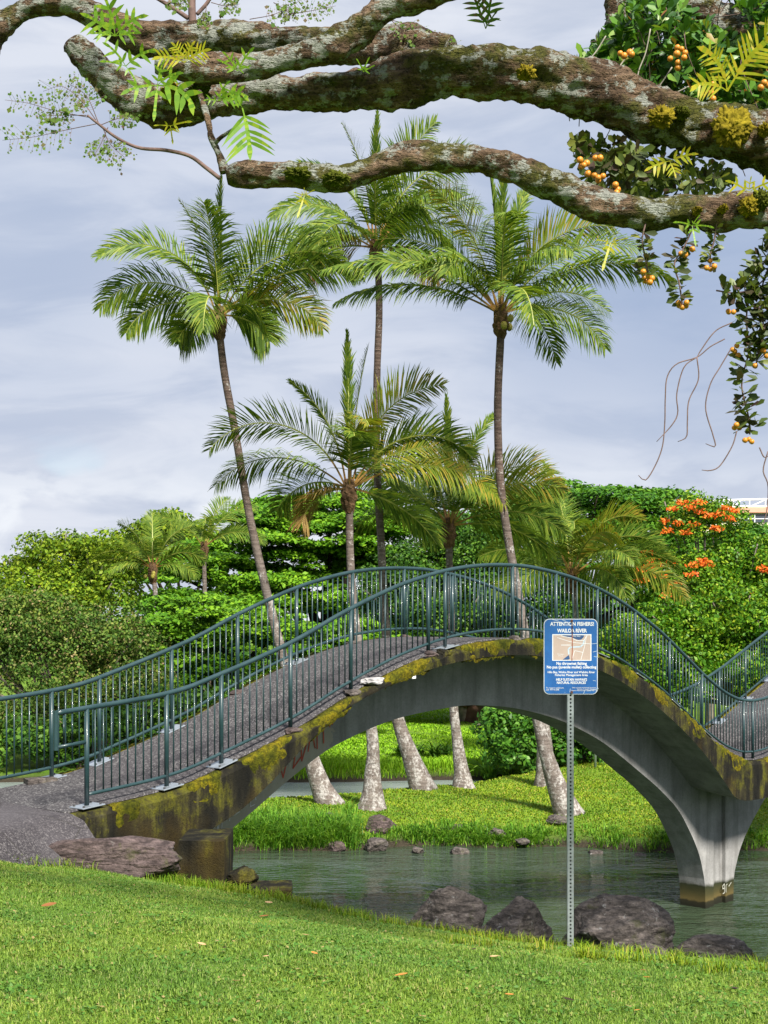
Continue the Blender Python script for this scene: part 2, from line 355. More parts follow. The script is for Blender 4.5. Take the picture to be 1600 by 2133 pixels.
def m_bark():
    n = NT('lichen_bark'); v = n.tc.outputs['Object']; nz = n.xyz(n.geo('Normal'))['Z']
    ridge = n.noise(9, 6, 0.7, n.vec((0.5, 1, 2.2))); f = n.noise(46, 5, 0.75); big = n.noise(2.6, 4, 0.6)
    cell = n.voro(26, n.vec((0.6, 1, 1.6)), 'DISTANCE_TO_EDGE', 'Distance')
    c = n.ramp(ridge, [(0.30, (0.024, 0.014, 0.009)), (0.45, (0.10, 0.064, 0.040)), (0.60, (0.23, 0.155, 0.10)), (0.76, (0.38, 0.28, 0.21))])
    c = n.mix(n.ramp(f, [(0.36, 0.85), (0.50, 0.0)]), c, (0.012, 0.010, 0.007))
    c = n.mix(n.ramp(big, [(0.50, 0.0), (0.58, 0.8)]), c, n.ramp(f, [(0.35, (0.02, 0.028, 0.006)), (0.65, (0.10, 0.11, 0.014))]))
    lich = n.noise(13, 6, 0.72, n.vec((0.8, 1, 1), loc=(3, 1, 2)))
    lf = n.math('ADD', lich, n.math('MULTIPLY', n.noise(1.9, 3, 0.6, n.vec(loc=(9, 2, 5))), 0.35))
    c = n.mix(n.ramp(lf, [(0.685, 0.0), (0.73, 0.9)]), c, n.ramp(f, [(0.3, (0.15, 0.155, 0.135)), (0.7, (0.43, 0.45, 0.40))]))
    h = n.math('ADD', n.math('ADD', ridge, n.math('MULTIPLY', f, 0.5)), n.math('MULTIPLY', n.ramp(cell, [(0.0, 0.0), (0.12, 1.0)]), 0.12))
    return n.done(n.bsdf(c, 0.95, n.bump(h, 1.0, 0.06), 0.15))
def m_palmtrunk():
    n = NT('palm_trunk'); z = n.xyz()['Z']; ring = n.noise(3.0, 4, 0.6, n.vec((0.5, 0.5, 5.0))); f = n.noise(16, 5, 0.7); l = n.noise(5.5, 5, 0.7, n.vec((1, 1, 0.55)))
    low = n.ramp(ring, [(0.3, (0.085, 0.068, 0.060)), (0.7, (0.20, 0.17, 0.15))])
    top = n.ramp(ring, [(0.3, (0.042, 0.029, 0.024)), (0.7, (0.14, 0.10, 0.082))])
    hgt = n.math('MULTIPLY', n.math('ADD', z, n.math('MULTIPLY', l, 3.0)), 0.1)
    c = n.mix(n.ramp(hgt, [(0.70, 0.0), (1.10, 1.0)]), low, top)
    wh = n.math('ADD', n.math('MULTIPLY', l, 0.6), n.math('MULTIPLY', f, 0.4))
    wf = n.math('SUBTRACT', wh, n.math('MULTIPLY', n.ramp(hgt, [(0.45, 0.0), (1.25, 1.0)]), 0.075))
    c = n.mix(n.ramp(wf, [(0.485, 0.0), (0.57, 0.8)]), c, n.ramp(f, [(0.3, (0.22, 0.205, 0.19)), (0.7, (0.50, 0.48, 0.46))]))
    c = n.mix(n.ramp(n.noise(7, 5, 0.7, n.vec(loc=(4, 4, 4))), [(0.60, 0.0), (0.68, 0.8)]), c, (0.035, 0.025, 0.018))
    return n.done(n.bsdf(c, 0.9, n.bump(n.math('ADD', ring, f), 0.7, 0.04), 0.15))

MAT = dict(
    ground=m_ground(), water=m_water(), concrete=m_concrete(), fascia=m_fascia(), moss=m_moss(), asphalt=m_asphalt(), path=m_path(), rail=m_rail(),
    rock=m_rock('lava_rock', (0.042, 0.035, 0.032), (0.16, 0.135, 0.122)), brownrock=m_rock('brown_slab', (0.06, 0.042, 0.040), (0.125, 0.092, 0.088), 0.15),
    bark=m_bark(), ptrunk=m_palmtrunk(),
    plate=plain('galvanised_plate', (0.34, 0.38, 0.42), 0.35, 0.5, 0.15, 9, 0.6),
    boltm=plain('dark_bolt', (0.05, 0.05, 0.05), 0.5), darkbark=plain('dark_bark', (0.060, 0.045, 0.035), 0.9, 0.2, 0.5, 3, 0, 0.6),
    greybark=plain('grey_bark', (0.17, 0.145, 0.12), 0.9, 0.2, 0.4, 4, 0, 0.6),
    grass=leaf_mat('lawn_grass', [(0.0, (0.070, 0.135, 0.018)), (0.35, (0.140, 0.235, 0.026)), (0.75, (0.22, 0.32, 0.040)), (0.90, (0.31, 0.37, 0.07)), (1.0, (0.40, 0.33, 0.14))], 0.35, 0.55, (0.66, 0.82, 0.85), 0.75, 0.25),
    bankgrass=leaf_mat('bank_grass', [(0.0, (0.10, 0.19, 0.010)), (0.4, (0.20, 0.30, 0.014)), (0.8, (0.30, 0.36, 0.025)), (1.0, (0.36, 0.27, 0.07))], 0.3, 0.6, (0.55, 0.72, 0.6), 0.55),
    reeds=leaf_mat('tall_grass', [(0.0, (0.045, 0.13, 0.015)), (0.5, (0.12, 0.30, 0.022)), (1.0, (0.26, 0.42, 0.05))], 0.4, 0.45),
    farlawn=leaf_mat('far_lawn_grass', [(0.0, (0.15, 0.33, 0.012)), (0.6, (0.24, 0.44, 0.016)), (1.0, (0.32, 0.50, 0.03))], 0.3, 0.6, (0.85, 0.9, 0.8), 0.2),
    palm=leaf_mat('palm_leaflet', [(0.0, (0.045, 0.095, 0.014)), (0.5, (0.11, 0.185, 0.022)), (0.85, (0.20, 0.275, 0.034)), (1.0, (0.32, 0.34, 0.05))], 0.42, 0.45, None, 1, 0.22),
    palmy=leaf_mat('palm_leaflet_yellowing', [(0.0, (0.10, 0.17, 0.016)), (0.6, (0.20, 0.24, 0.02)), (1.0, (0.38, 0.26, 0.04))], 0.38, 0.35, None, 1, 0.5),
    palmb=leaf_mat('palm_leaflet_dead', [(0.0, (0.16, 0.10, 0.03)), (0.6, (0.34, 0.21, 0.06)), (1.0, (0.45, 0.33, 0.10))], 0.3, 0.6, None, 1, 0.2),
    rachis=plain('palm_midrib', (0.24, 0.26, 0.05), 0.5, 0.4, 0.3), petiole=plain('palm_petiole', (0.30, 0.17, 0.05), 0.6, 0.3, 0.4), boot=plain('palm_boot', (0.11, 0.065, 0.035), 0.95, 0.15, 0.6, 7, 0, 0.9),
    coconut=plain('coconut_husk', (0.28, 0.24, 0.04), 0.5, 0.4, 0.3),
)
MAT['l_umb'] = leaf_mat('umbrella_foliage', [(0.0, (0.058, 0.155, 0.012)), (0.5, (0.128, 0.285, 0.014)), (1.0, (0.23, 0.40, 0.022))], 0.30, 0.5, (0.55, 0.68, 0.70), 0.35)
MAT['l_umb2'] = leaf_mat('umbrella_foliage_deep', [(0.0, (0.035, 0.11, 0.014)), (0.5, (0.075, 0.20, 0.016)), (1.0, (0.15, 0.30, 0.022))], 0.28, 0.5, (0.55, 0.68, 0.70), 0.35)
MAT['l_yel'] = leaf_mat('yellowgreen_foliage', [(0.0, (0.06, 0.13, 0.012)), (0.5, (0.15, 0.25, 0.014)), (1.0, (0.30, 0.37, 0.025))], 0.30, 0.5, (0.7, 0.75, 0.7), 0.4)
MAT['l_brn'] = leaf_mat('mottled_foliage', [(0.0, (0.035, 0.085, 0.012)), (0.5, (0.09, 0.17, 0.022)), (0.82, (0.19, 0.24, 0.04)), (1.0, (0.28, 0.20, 0.10))], 0.2, 0.6, (0.6, 0.7, 0.7), 0.5)
MAT['l_dark'] = leaf_mat('dark_foliage', [(0.0, (0.022, 0.065, 0.010)), (0.5, (0.055, 0.14, 0.016)), (1.0, (0.13, 0.24, 0.025))], 0.22, 0.45, (0.6, 0.7, 0.7), 0.5)
MAT['l_tul'] = leaf_mat('tulip_tree_foliage', [(0.0, (0.04, 0.12, 0.010)), (0.5, (0.10, 0.23, 0.014)), (0.85, (0.21, 0.34, 0.02)), (1.0, (0.34, 0.39, 0.03))], 0.30, 0.4, (0.65, 0.8, 0.7), 0.45)
MAT['l_shr'] = leaf_mat('glossy_shrub_foliage', [(0.0, (0.025, 0.085, 0.012)), (0.5, (0.06, 0.17, 0.016)), (1.0, (0.14, 0.28, 0.03))], 0.25, 0.45, (0.7, 0.8, 0.7), 0.6, 0.18)
MAT['flower'] = leaf_mat('orange_flower', [(0.0, (0.55, 0.09, 0.012)), (0.6, (0.75, 0.16, 0.02)), (1.0, (0.85, 0.30, 0.04))], 0.25, 0.5, None, 1, 0.2, (1.0, 0.7, 0.4))
MAT['l_epi'] = leaf_mat('epiphyte_leaf', [(0.0, (0.022, 0.07, 0.012)), (0.5, (0.055, 0.15, 0.018)), (0.85, (0.12, 0.25, 0.025)), (0.96, (0.18, 0.28, 0.04)), (1.0, (0.30, 0.10, 0.03))], 0.28, 0.4, None, 1, 0.35)
MAT['l_hang'] = leaf_mat('hanging_leaf', [(0.0, (0.06, 0.035, 0.028)), (0.35, (0.05, 0.08, 0.02)), (0.8, (0.11, 0.15, 0.03)), (1.0, (0.22, 0.23, 0.05))], 0.3, 0.45, None, 1, 0.3)
MAT['fruit'] = plain('orange_fig', (0.50, 0.20, 0.02), 0.45, 0.4, 0.4, 1.2); MAT['twig'] = plain('twig_bark', (0.13, 0.085, 0.075), 0.85, 0.2, 0.4, 20)
MAT['vine'] = plain('pale_vine', (0.25, 0.23, 0.19), 0.85, 0.2, 0.3, 20)
MAT['fern'] = leaf_mat('fern_frond', [(0.0, (0.12, 0.26, 0.02)), (0.6, (0.20, 0.36, 0.025)), (1.0, (0.30, 0.42, 0.03))], 0.45, 0.4, None, 1, 0.4)
MAT['ferny'] = leaf_mat('fern_frond_yellow', [(0.0, (0.30, 0.36, 0.02)), (0.6, (0.46, 0.44, 0.025)), (1.0, (0.52, 0.40, 0.03))], 0.45, 0.45, None, 1, 0.3)
MAT['feather'] = leaf_mat('feathery_leaflet', [(0.0, (0.06, 0.13, 0.02)), (0.7, (0.13, 0.20, 0.03)), (1.0, (0.16, 0.09, 0.08))], 0.3, 0.5)
MAT['dryleaf'] = leaf_mat('dry_leaf_tan', [(0.0, (0.42, 0.26, 0.12)), (1.0, (0.52, 0.36, 0.2))], 0.15, 0.6); MAT['brownleaf'] = leaf_mat('dry_leaf_brown', [(0.0, (0.16, 0.06, 0.025)), (1.0, (0.26, 0.11, 0.04))], 0.1, 0.6)
MAT['orangeleaf'] = leaf_mat('dry_leaf_orange', [(0.0, (0.45, 0.17, 0.04)), (1.0, (0.52, 0.22, 0.06))], 0.15, 0.6); MAT['blackleaf'] = leaf_mat('dry_leaf_dark', [(0.0, (0.02, 0.014, 0.01)), (1.0, (0.045, 0.03, 0.02))], 0.0, 0.6)
MAT['moss_tuft'] = plain('moss_tuft', (0.16, 0.125, 0.010), 1.0, 0.1, 0.6, 25, 0, 1.0)
MAT['moss_dark'] = plain('moss_tuft_green', (0.06, 0.07, 0.008), 1.0, 0.1, 0.55, 40, 0, 1.0)

# ------------------------------------------------------------------ ground and water
def axis(lo, hi, parts):
    out = [lo]
    for a, b, st in parts:
        k = max(1, int(round((b - a) / st))); out += list(np.linspace(a, b, k + 1))
    out.append(hi); return np.unique(np.round(np.array(out), 4))
gx = axis(-2500, 2500, [(-400, -60, 40), (-60, -14, 4), (-14, 22, 0.30), (22, 60, 4), (60, 400, 40)])
gy = axis(-600, 3500, [(-200, -20, 30), (-20, 4, 3), (4, 20, 0.22), (20, 30, 1.0), (30, 54, 0.30), (54, 120, 4), (120, 800, 60)])
GX, GY = np.meshgrid(gx, gy); GZ = gz(GX, GY)
nx, ny = len(gx), len(gy); idx = np.arange(nx * ny).reshape(ny, nx)
gf = np.stack([idx[:-1, :-1], idx[:-1, 1:], idx[1:, 1:], idx[1:, :-1]], -1).reshape(-1, 4)
tag(add('ground', mesh('ground', np.c_[GX.ravel(), GY.ravel(), GZ.ravel()], gf.tolist(), True), MAT['ground']), kind='structure')
wv = [(-2000, -50, 0), (2000, -50, 0), (2000, 3000, 0), (-2000, 3000, 0)]
tag(add('river_water', mesh('river_water', wv, [(0, 1, 2, 3)]), MAT['water']), kind='structure')
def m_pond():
    n = NT('sky_tinted_pond_water'); a = n.noise(1.3, 4, 0.6, n.vec((0.4, 1.4, 1), 'Position'))
    return n.done(n.bsdf(n.ramp(a, [(0.3, (0.16, 0.20, 0.185)), (0.7, (0.25, 0.285, 0.27))]), 0.22, n.bump(n.noise(6, 3, 0.6, n.vec((0.5, 1.6, 1), 'Position')), 0.5, 0.05), 0.5))  # pale base colour paints in the sky reflected by the rippled pond
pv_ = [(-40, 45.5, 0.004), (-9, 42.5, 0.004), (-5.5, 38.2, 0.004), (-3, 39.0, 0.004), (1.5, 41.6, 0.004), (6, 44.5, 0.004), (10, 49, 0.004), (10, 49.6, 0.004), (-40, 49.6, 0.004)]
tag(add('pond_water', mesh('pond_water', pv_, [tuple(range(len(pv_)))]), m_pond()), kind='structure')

# ------------------------------------------------------------------ footbridge (local x along it, y across, away from the camera)
BS = [-2.5, -0.26, 1.19, 2.02, 3.15, 4.04, 4.79, 5.37, 6.16, 6.9, 7.6, 8.3, 9.36, 10.48, 11.68, 12.69, 13.18, 13.64, 14.04, 14.55, 15.05]
BZ = [4.18, 4.395, 4.545, 4.751, 5.105, 5.465, 5.735, 5.91, 6.085, 6.175, 6.203, 6.175, 6.026, 5.732, 5.246, 4.714, 4.445, 4.225, 4.06, 3.925, 3.885]
MIR = 15.05
_d = catmull([(s, z) for s, z in zip(BS, BZ)], 400)
def fold(s):
    """the second span is a longer, flatter copy of the first, mirrored at the pier"""
    s = np.asarray(s, float); o = s - MIR; return np.where(o > 0, MIR - np.where(o > 0.55, 0.55 + (o - 0.55) * 0.68, o), s)
def unfold(o): return o if o < 0.55 else 0.55 + (o - 0.55) / 0.68
def railz(s): return np.interp(fold(s), _d[:, 0], _d[:, 1])
FS = [-3, 0.0, 1.0, 1.6, 2.13, 2.6, 3.0, 3.4, 4.1, 5.14, 5.94, 6.7, 7.5, 8.4, 9.66, 10.9, 11.98, 12.93, 13.68, 14.0, 14.4, 15.05]
FZ = [2.2, 2.35, 2.62, 2.90, 3.11, 3.385, 3.66, 3.93, 4.30, 4.61, 4.765, 4.845, 4.875, 4.82, 4.61, 4.165, 3.64, 3.05, 2.46, 2.20, 2.10, 2.08]
_fd = catmull([(s, z) for s, z in zip(FS, FZ)], 400)
def fasz(s): return np.interp(fold(s), _fd[:, 0], _fd[:, 1])
def deckz(s): return railz(s) - 1.10
BW = 2.0                                    # between the two railings
EDGE0, EDGE1 = -0.19, BW + 0.19
S0, S1 = -0.25, 25.5
bridge = empty('pedestrian_bridge', (P0[0], P0[1], 0), BR_ANG)
tag(bridge, 'arched concrete footbridge with mossy edges and dark green metal railings over the river', 'bridge')
ss = np.arange(S0, S1 + 0.01, 0.11); ns = len(ss)
def loft(name, sec, mats, mi=None, smooth=False, close=True):
    """sec(s) -> list of (y,z); lofted along the bridge"""
    rows = [[(s, y, z) for y, z in sec(s)] for s in ss]; m = len(rows[0]); V = [p for r in rows for p in r]; F = []; I = []
    for i in range(len(rows) - 1):
        for k in range(m if close else m - 1):
            k2 = (k + 1) % m; F.append((i * m + k, (i + 1) * m + k, (i + 1) * m + k2, i * m + k2)); I.append(mi[k] if mi else 0)
    if close:
        F.append(tuple(range(m))); F.append(tuple((len(rows) - 1) * m + k for k in range(m))[::-1]); I += [0, 0]
    return add(name, mesh(name, V, F, smooth, I), mats, bridge)
def slab(s):
    d = float(deckz(s)); f = float(fasz(s)); f2 = d - max(0.16, min(d - f, 0.16 + (d - f - 0.16) * 0.45))
    return [(EDGE0, f), (EDGE0, d - 0.075), (EDGE0 + 0.055, d - 0.01), (0.10, d), (BW - 0.10, d), (EDGE1 - 0.055, d - 0.01), (EDGE1, d - 0.075), (EDGE1, f2), (EDGE1 - 0.10, f2 + 0.006), (EDGE0 + 0.10, f + 0.006)]
slab_ob = loft('deck_slab', slab, [MAT['fascia'], MAT['concrete']], [0, 0, 0, 0, 0, 0, 0, 1, 1, 1])
be = slab_ob.data.attributes.new('near_edge', 'FLOAT', 'POINT'); be.data.foreach_set('value', [max(0.0, 0.16 - max(0.0, float(deckz(v_.co.x)) - v_.co.z)) for v_ in slab_ob.data.vertices])
# asphalt wearing course, a real layer on the slab
def wear(s):
    d = float(deckz(s)); return [(-0.04, d + 0.002), (-0.03, d + 0.022), (BW + 0.03, d + 0.022), (BW + 0.04, d + 0.002)]
loft('deck_surface', wear, [MAT['asphalt']])
# moss cushions along both edges, broken at the posts
NEAR_POSTS = [(0.07, 0), (1.18, 0), (2.01, 0), (3.15, 1), (4.24, 1), (5.79, 1), (6.15, 0), (7.70, 1), (8.80, 0), (9.92, 0), (11.02, 0), (12.09, 0), (13.17, 0), (14.66, 0), (15.0, 0), (16.1, 0), (17.2, 0), (18.3, 0), (19.4, 0), (20.5, 0), (21.6, 0), (22.7, 0), (23.8, 0), (24.9, 0)]
FAR_POSTS = [(-2.0, 0), (-0.3, 0), (0.98, 0), (1.70, 0), (2.87, 0), (4.04, 1), (5.18, 0), (6.35, 1), (7.52, 1), (8.70, 0), (9.80, 0), (10.9, 0), (12.0, 0), (13.1, 0), (14.2, 0), (15.1, 0), (16.2, 0), (17.3, 0), (18.4, 0), (19.5, 0), (20.6, 0), (21.7, 0), (22.8, 0), (23.9, 0), (25.0, 0)]
def moss_strip(a, b, side, thick, parent):
    k = max(4, int((b - a) / 0.035)); V = []; F = []; m = 9
    for i in range(k + 1):
        s = a + (b - a) * i / k; d = float(deckz(s)); f = float(fasz(s)); taper = min(1, 6 * i / k, 6 * (k - i) / k) ** 0.5
        drop = min(d - f - 0.03, 0.20 + 0.16 * noise.noise((s * 2.1, side * 5, 3)))
        drop = max(drop, 0.09)
        prof = [(0.10, 0.0), (0.09, 0.018), (0.045, 0.03), (0.0, 0.028), (-0.040, 0.0), (-0.056, -0.05), (-0.056, -0.05 - drop * 0.35), (-0.050, -0.05 - drop * 0.75), (-0.034, -0.05 - drop)]
        for j, (yy, zz) in enumerate(prof):
            nz = noise.fractal((s * 7, yy * 9 + side * 7, zz * 9), 1.0, 2.0, 3) * 0.025 + noise.noise((s * 30, zz * 30, side)) * 0.012 + noise.noise((s * 75, zz * 60, yy * 60)) * 0.006
            out = (0.8 + nz * 9) * taper * thick
            y = (yy - nz * 0.6) * (1 if j < 4 else max(0.3, out)); z = zz * (out if j < 4 else 1) + (nz if j < 6 else 2.2 * nz)
            V.append((s, (EDGE0 + 0.04 + y) if side == 0 else (EDGE1 - 0.04 - y), d - 0.012 + z))
    for i in range(k):
        for j in range(m - 1):
            q = (i * m + j, i * m + j + 1, (i + 1) * m + j + 1, (i + 1) * m + j); F.append(q if side == 0 else q[::-1])
    return add('moss_strip', mesh('moss_strip', V, F, True), MAT['moss'], parent)
for pi, (posts, side) in enumerate(((NEAR_POSTS, 0), (FAR_POSTS, 1))):
    for (a, _), (b, _) in zip(posts[:-1], posts[1:]):
        if b - a < 0.5 or a < -0.2 or b > 20: continue
        if side == 0 and 0 <= a < 0.2: a2, b2 = a + 0.22, b - 0.50
        else: a2, b2 = a + 0.16 + 0.05 * rnd.random(), b - 0.13 - 0.06 * rnd.random()
        if side == 0 and abs(a - 4.24) < 0.1: a2 = a + 0.48
        if side == 0 and abs(a - 5.79) < 0.1: continue
        if a2 < b2 - 0.1: moss_strip(a2, b2, side, 1.0, bridge)
# patched, broken concrete bits on the near edge
def lump(name, c, s, mat, parent=None, seed=0, amp=0.25, sub=3, rot=0.0, freq=2.2, planes=9, smooth=False, hf=0.12):
    bm = bmesh.new(); bmesh.ops.create_icosphere(bm, subdivisions=sub, radius=1.0); rr = random.Random(seed)
    pl = []
    for _ in range(planes):
        v = Vector((rr.gauss(0, 1), rr.gauss(0, 1), rr.gauss(0, 0.8))).normalized(); pl.append((v, rr.uniform(0.58, 0.86)))
    off = Vector((seed * 3.7, seed * 1.3, seed * 0.7)); M3 = Matrix.Rotation(rot, 3, 'Z')
    for v in bm.verts:
        n_ = v.co.normalized(); r = 1.0
        for q, h in pl:
            dd = n_.dot(q)
            if dd > 0.05: r = min(r, h / dd)
        r *= 1 + amp * noise.fractal(n_ * freq + off, 1.0, 2.0, 5) * 0.5 + amp * hf * noise.noise(n_ * 9 + off) + amp * hf * 0.8 * noise.noise(n_ * 22 + off)
        v.co = M3 @ Vector((n_.x * r * s[0], n_.y * r * s[1], n_.z * r * s[2]))
    o = add(name, bm_mesh(name, bm, smooth), mat, parent, c); return o
for k, (s, side) in enumerate(((3.15, 0), (4.24, 0), (5.79, 0), (7.70, 0), (4.04, 1), (6.35, 1), (7.52, 1))):
    y = -0.02 if side == 0 else BW + 0.02
    lump('post_footing', (s, y - 0.02, float(deckz(s)) + 0.0), (0.14, 0.12, 0.06), MAT['rock' if k % 2 else 'brownrock'], bridge, 30 + k, 0.35, 3)
lump('cement_patch', (4.62, -0.07, float(deckz(4.62)) + 0.005), (0.28, 0.14, 0.05), plain('cement_grey', (0.32, 0.31, 0.31), 0.9, 0.2, 0.3, 9, 0, 0.5), bridge, 77, 0.3, 3)
lump('broken_curb', (6.02, -0.10, float(deckz(6.02)) - 0.06), (0.25, 0.12, 0.11), MAT['fascia'], bridge, 78, 0.6, 4)
bm = bmesh.new(); bm_box(bm, (5.30, -0.15, float(fasz(5.30)) - 0.03), (0.07, 0.06, 0.06), None, 0.008)
add('marker_box', bm_mesh('marker_box', bm), plain('white_plastic', (0.75, 0.76, 0.78), 0.4), bridge)

# arch ribs and pier: a wall 0.5 m thick under the middle of the deck
RY0, RY1 = 0.70, 1.24
IS = [0.3, 0.9, 1.6, 2.15, 2.70, 3.19, 3.70, 4.32, 4.73, 5.36, 6.02, 6.95, 7.7, 8.7, 9.66, 10.35, 11.2, 12.3, 12.9, 13.5, 13.88, 14.22, 14.40, 14.49, 14.5]
IZ = [0.95, 1.55, 2.02, 2.36, 2.69, 2.95, 3.235, 3.545, 3.70, 3.87, 3.995, 4.08, 4.095, 4.0, 3.81, 3.605, 3.275, 2.70, 2.365, 1.96, 1.57, 1.12, 0.72, 0.25, -1.2]
_in = catmull([(s, z) for s, z in zip(IS, IZ)], 160)
def rib(name, mirror):
    pts = [(p[0], p[1]) for p in _in]; endS = 14.80
    V = []; F = []; n = len(pts)
    for (s, z) in pts:
        sm = min(s, endS); q_ = min(sm, 14.0); top = float(fasz(sm)) + 0.05 + 0.5 * max(0.0, float(deckz(q_)) - float(fasz(q_)) - 0.16)
        if z >= top: top = z + 0.01
        if s >= 14.0: top = float(fasz(14.0)) + 0.25
        for y in (RY0, RY1):
            V.append((s, y, z)); V.append((s, y, top))
    for i in range(n - 1):
        a, b = i * 4, (i + 1) * 4
        F += [(a, b, b + 1, a + 1), (a + 2, a + 3, b + 3, b + 2), (a, a + 2, b + 2, b), (a + 1, b + 1, b + 3, a + 3)]
    # shaft from the springing to the joint
    m = len(V); zt = float(fasz(14.0)) + 0.25
    for s in (14.5, endS):
        for y in (RY0, RY1): V += [(s, y, -1.2), (s, y, zt)]
    a, b = m, m + 4
    F += [(a, b, b + 1, a + 1), (a + 2, a + 3, b + 3, b + 2), (b, b + 2, b + 3, b + 1)]
    if mirror:
        V = [(15.02 + unfold(15.02 - s), y, z) for s, y, z in V]; F = [f[::-1] for f in F]
    return add(name, mesh(name, V, F), MAT['concrete'], bridge)
rib('arch_rib', False); rib('arch_rib', True)
bm = bmesh.new(); bm_box(bm, (15.02, (RY0 + RY1) / 2, 0.45), (0.52, RY1 - RY0 - 0.14, 3.3)); add('pier_core', bm_mesh('pier_core', bm), MAT['concrete'], bridge)
# painted scribbles on the rib (flat paint, a few mm proud)
def scribble(name, strokes, y, width, mat, parent):
    V = []; F = []
    for st in strokes:
        for (a, b) in zip(st[:-1], st[1:]):
            a = Vector((a[0], 0, a[1])); b = Vector((b[0], 0, b[1])); t = (b - a); L = t.length
            if L < 1e-5: continue
            t /= L; nn = Vector((-t.z, 0, t.x)) * width * 0.5; e = t * width * 0.3; k = len(V)
            for q in (a - e - nn, a - e + nn, b + e + nn, b + e - nn): V.append((q.x, y - 0.0004 * (len(V) // 4 % 7), q.z))
            F.append((k, k + 1, k + 2, k + 3))
    return add(name, mesh(name, V, F), mat, parent)
def ribpt(u, v):
    """u along the rib, v 0..1 from intrados to the deck soffit"""
    zi = float(np.interp(u, _in[:, 0], _in[:, 1])); zt = float(fasz(u - 0.55)) ; return (u, zi + (zt - zi) * v)
red = [[ribpt(3.62, .62), ribpt(3.68, .18), ribpt(3.80, .72)], [ribpt(3.82, .72), ribpt(3.95, .80), ribpt(3.86, .2), ribpt(4.0, .3)], [ribpt(4.0, .78), ribpt(4.02, .2), ribpt(4.14, .6), ribpt(4.0, .75)],
       [ribpt(4.14, .3), ribpt(4.20, .75), ribpt(4.27, .25)], [ribpt(4.15, .5), ribpt(4.3, .52)], [ribpt(4.30, .86), ribpt(4.31, .2)], [ribpt(4.42, .9), ribpt(4.43, .22)], [ribpt(4.30, .5), ribpt(4.43, .56)],
       [ribpt(3.46, .5), ribpt(3.46, .34)], [ribpt(3.51, .52), ribpt(3.51, .36)], [ribpt(4.55, .62), ribpt(4.55, .48)], [ribpt(4.60, .64), ribpt(4.60, .5)]]
scribble('red_graffiti', red, RY0 - 0.005, 0.022, plain('red_spray_paint', (0.36, 0.06, 0.035), 0.6, 0.3, 0.35), bridge)
wht = [[ribpt(2.62, .25), ribpt(2.64, .75)], [ribpt(2.72, .6), ribpt(2.69, .75), ribpt(2.75, .8), ribpt(2.76, .6), ribpt(2.72, .6)], [ribpt(2.76, .6), ribpt(2.75, .3)], [ribpt(2.82, .75), ribpt(2.90, .8), ribpt(2.90, .55), ribpt(2.83, .35), ribpt(2.92, .32)],
       [ribpt(2.48, .2), ribpt(2.50, .8), ribpt(2.56, .3), ribpt(2.58, .8)], [ribpt(3.10, .2), ribpt(3.14, .8), ribpt(3.2, .25)], [ribpt(3.10, .2), ribpt(3.18, .15)]]
scribble('white_scrawl', wht, RY0 - 0.005, 0.012, plain('pale_paint', (0.50, 0.48, 0.50), 0.7, 0.2, 0.3), bridge)
grp_paint = plain('pale_paint_b', (0.42, 0.42, 0.36), 0.7, 0.2, 0.3)
for st_ in ([(15.18, 0.36), (15.13, 0.34), (15.13, 0.28), (15.19, 0.29), (15.19, 0.37), (15.19, 0.2), (15.13, 0.19)], [(15.25, 0.2), (15.25, 0.33), (15.30, 0.35)], [(15.36, 0.3), (15.45, 0.36)]):
    scribble('white_scrawl', [st_], RY0 - 0.005, 0.016, grp_paint, bridge)

# ---- railings: top rail, bottom rail, posts with base plates, balusters one by one
RAIL_H = 0.95; R_TOP, R_BOT, R_POST, R_BAL = 0.0285, 0.021, 0.0275, 0.0095
def cyl_mesh(name, r, h, seg=10):
    v, f = tube([(0, 0, 0), (0, 0, h)], r, seg); return mesh(name, v, f, False)
bal_me = cyl_mesh('baluster', R_BAL, RAIL_H - 0.02, 7); bal_me.materials.append(MAT['rail']); bal_me.polygons.foreach_set('use_smooth', [len(p.vertices) == 4 for p in bal_me.polygons])
post_me = cyl_mesh('post', R_POST, 1.10, 14); post_me.materials.append(MAT['rail']); post_me.polygons.foreach_set('use_smooth', [len(p.vertices) == 4 for p in post_me.polygons])
bm = bmesh.new(); bm_box(bm, (0, 0, 0), (0.30, 0.26, 0.014), None, 0.004); plate_me = bm_mesh('base_plate', bm); plate_me.materials.append(MAT['plate'])
v, f = tube([(0, 0, 0), (0, 0, 0.022)], 0.013, 6); bolt_me = mesh('anchor_bolt', v, f); bolt_me.materials.append(MAT['boltm'])
def link(name, me, parent, loc, rot=None):
    o = bpy.data.objects.new(name, me); COL.objects.link(o); o.parent = parent; o.location = loc
    if rot: o.rotation_euler = rot
    return o
def slope(s): return math.atan2(float(railz(s + 0.02) - railz(s - 0.02)), 0.04)
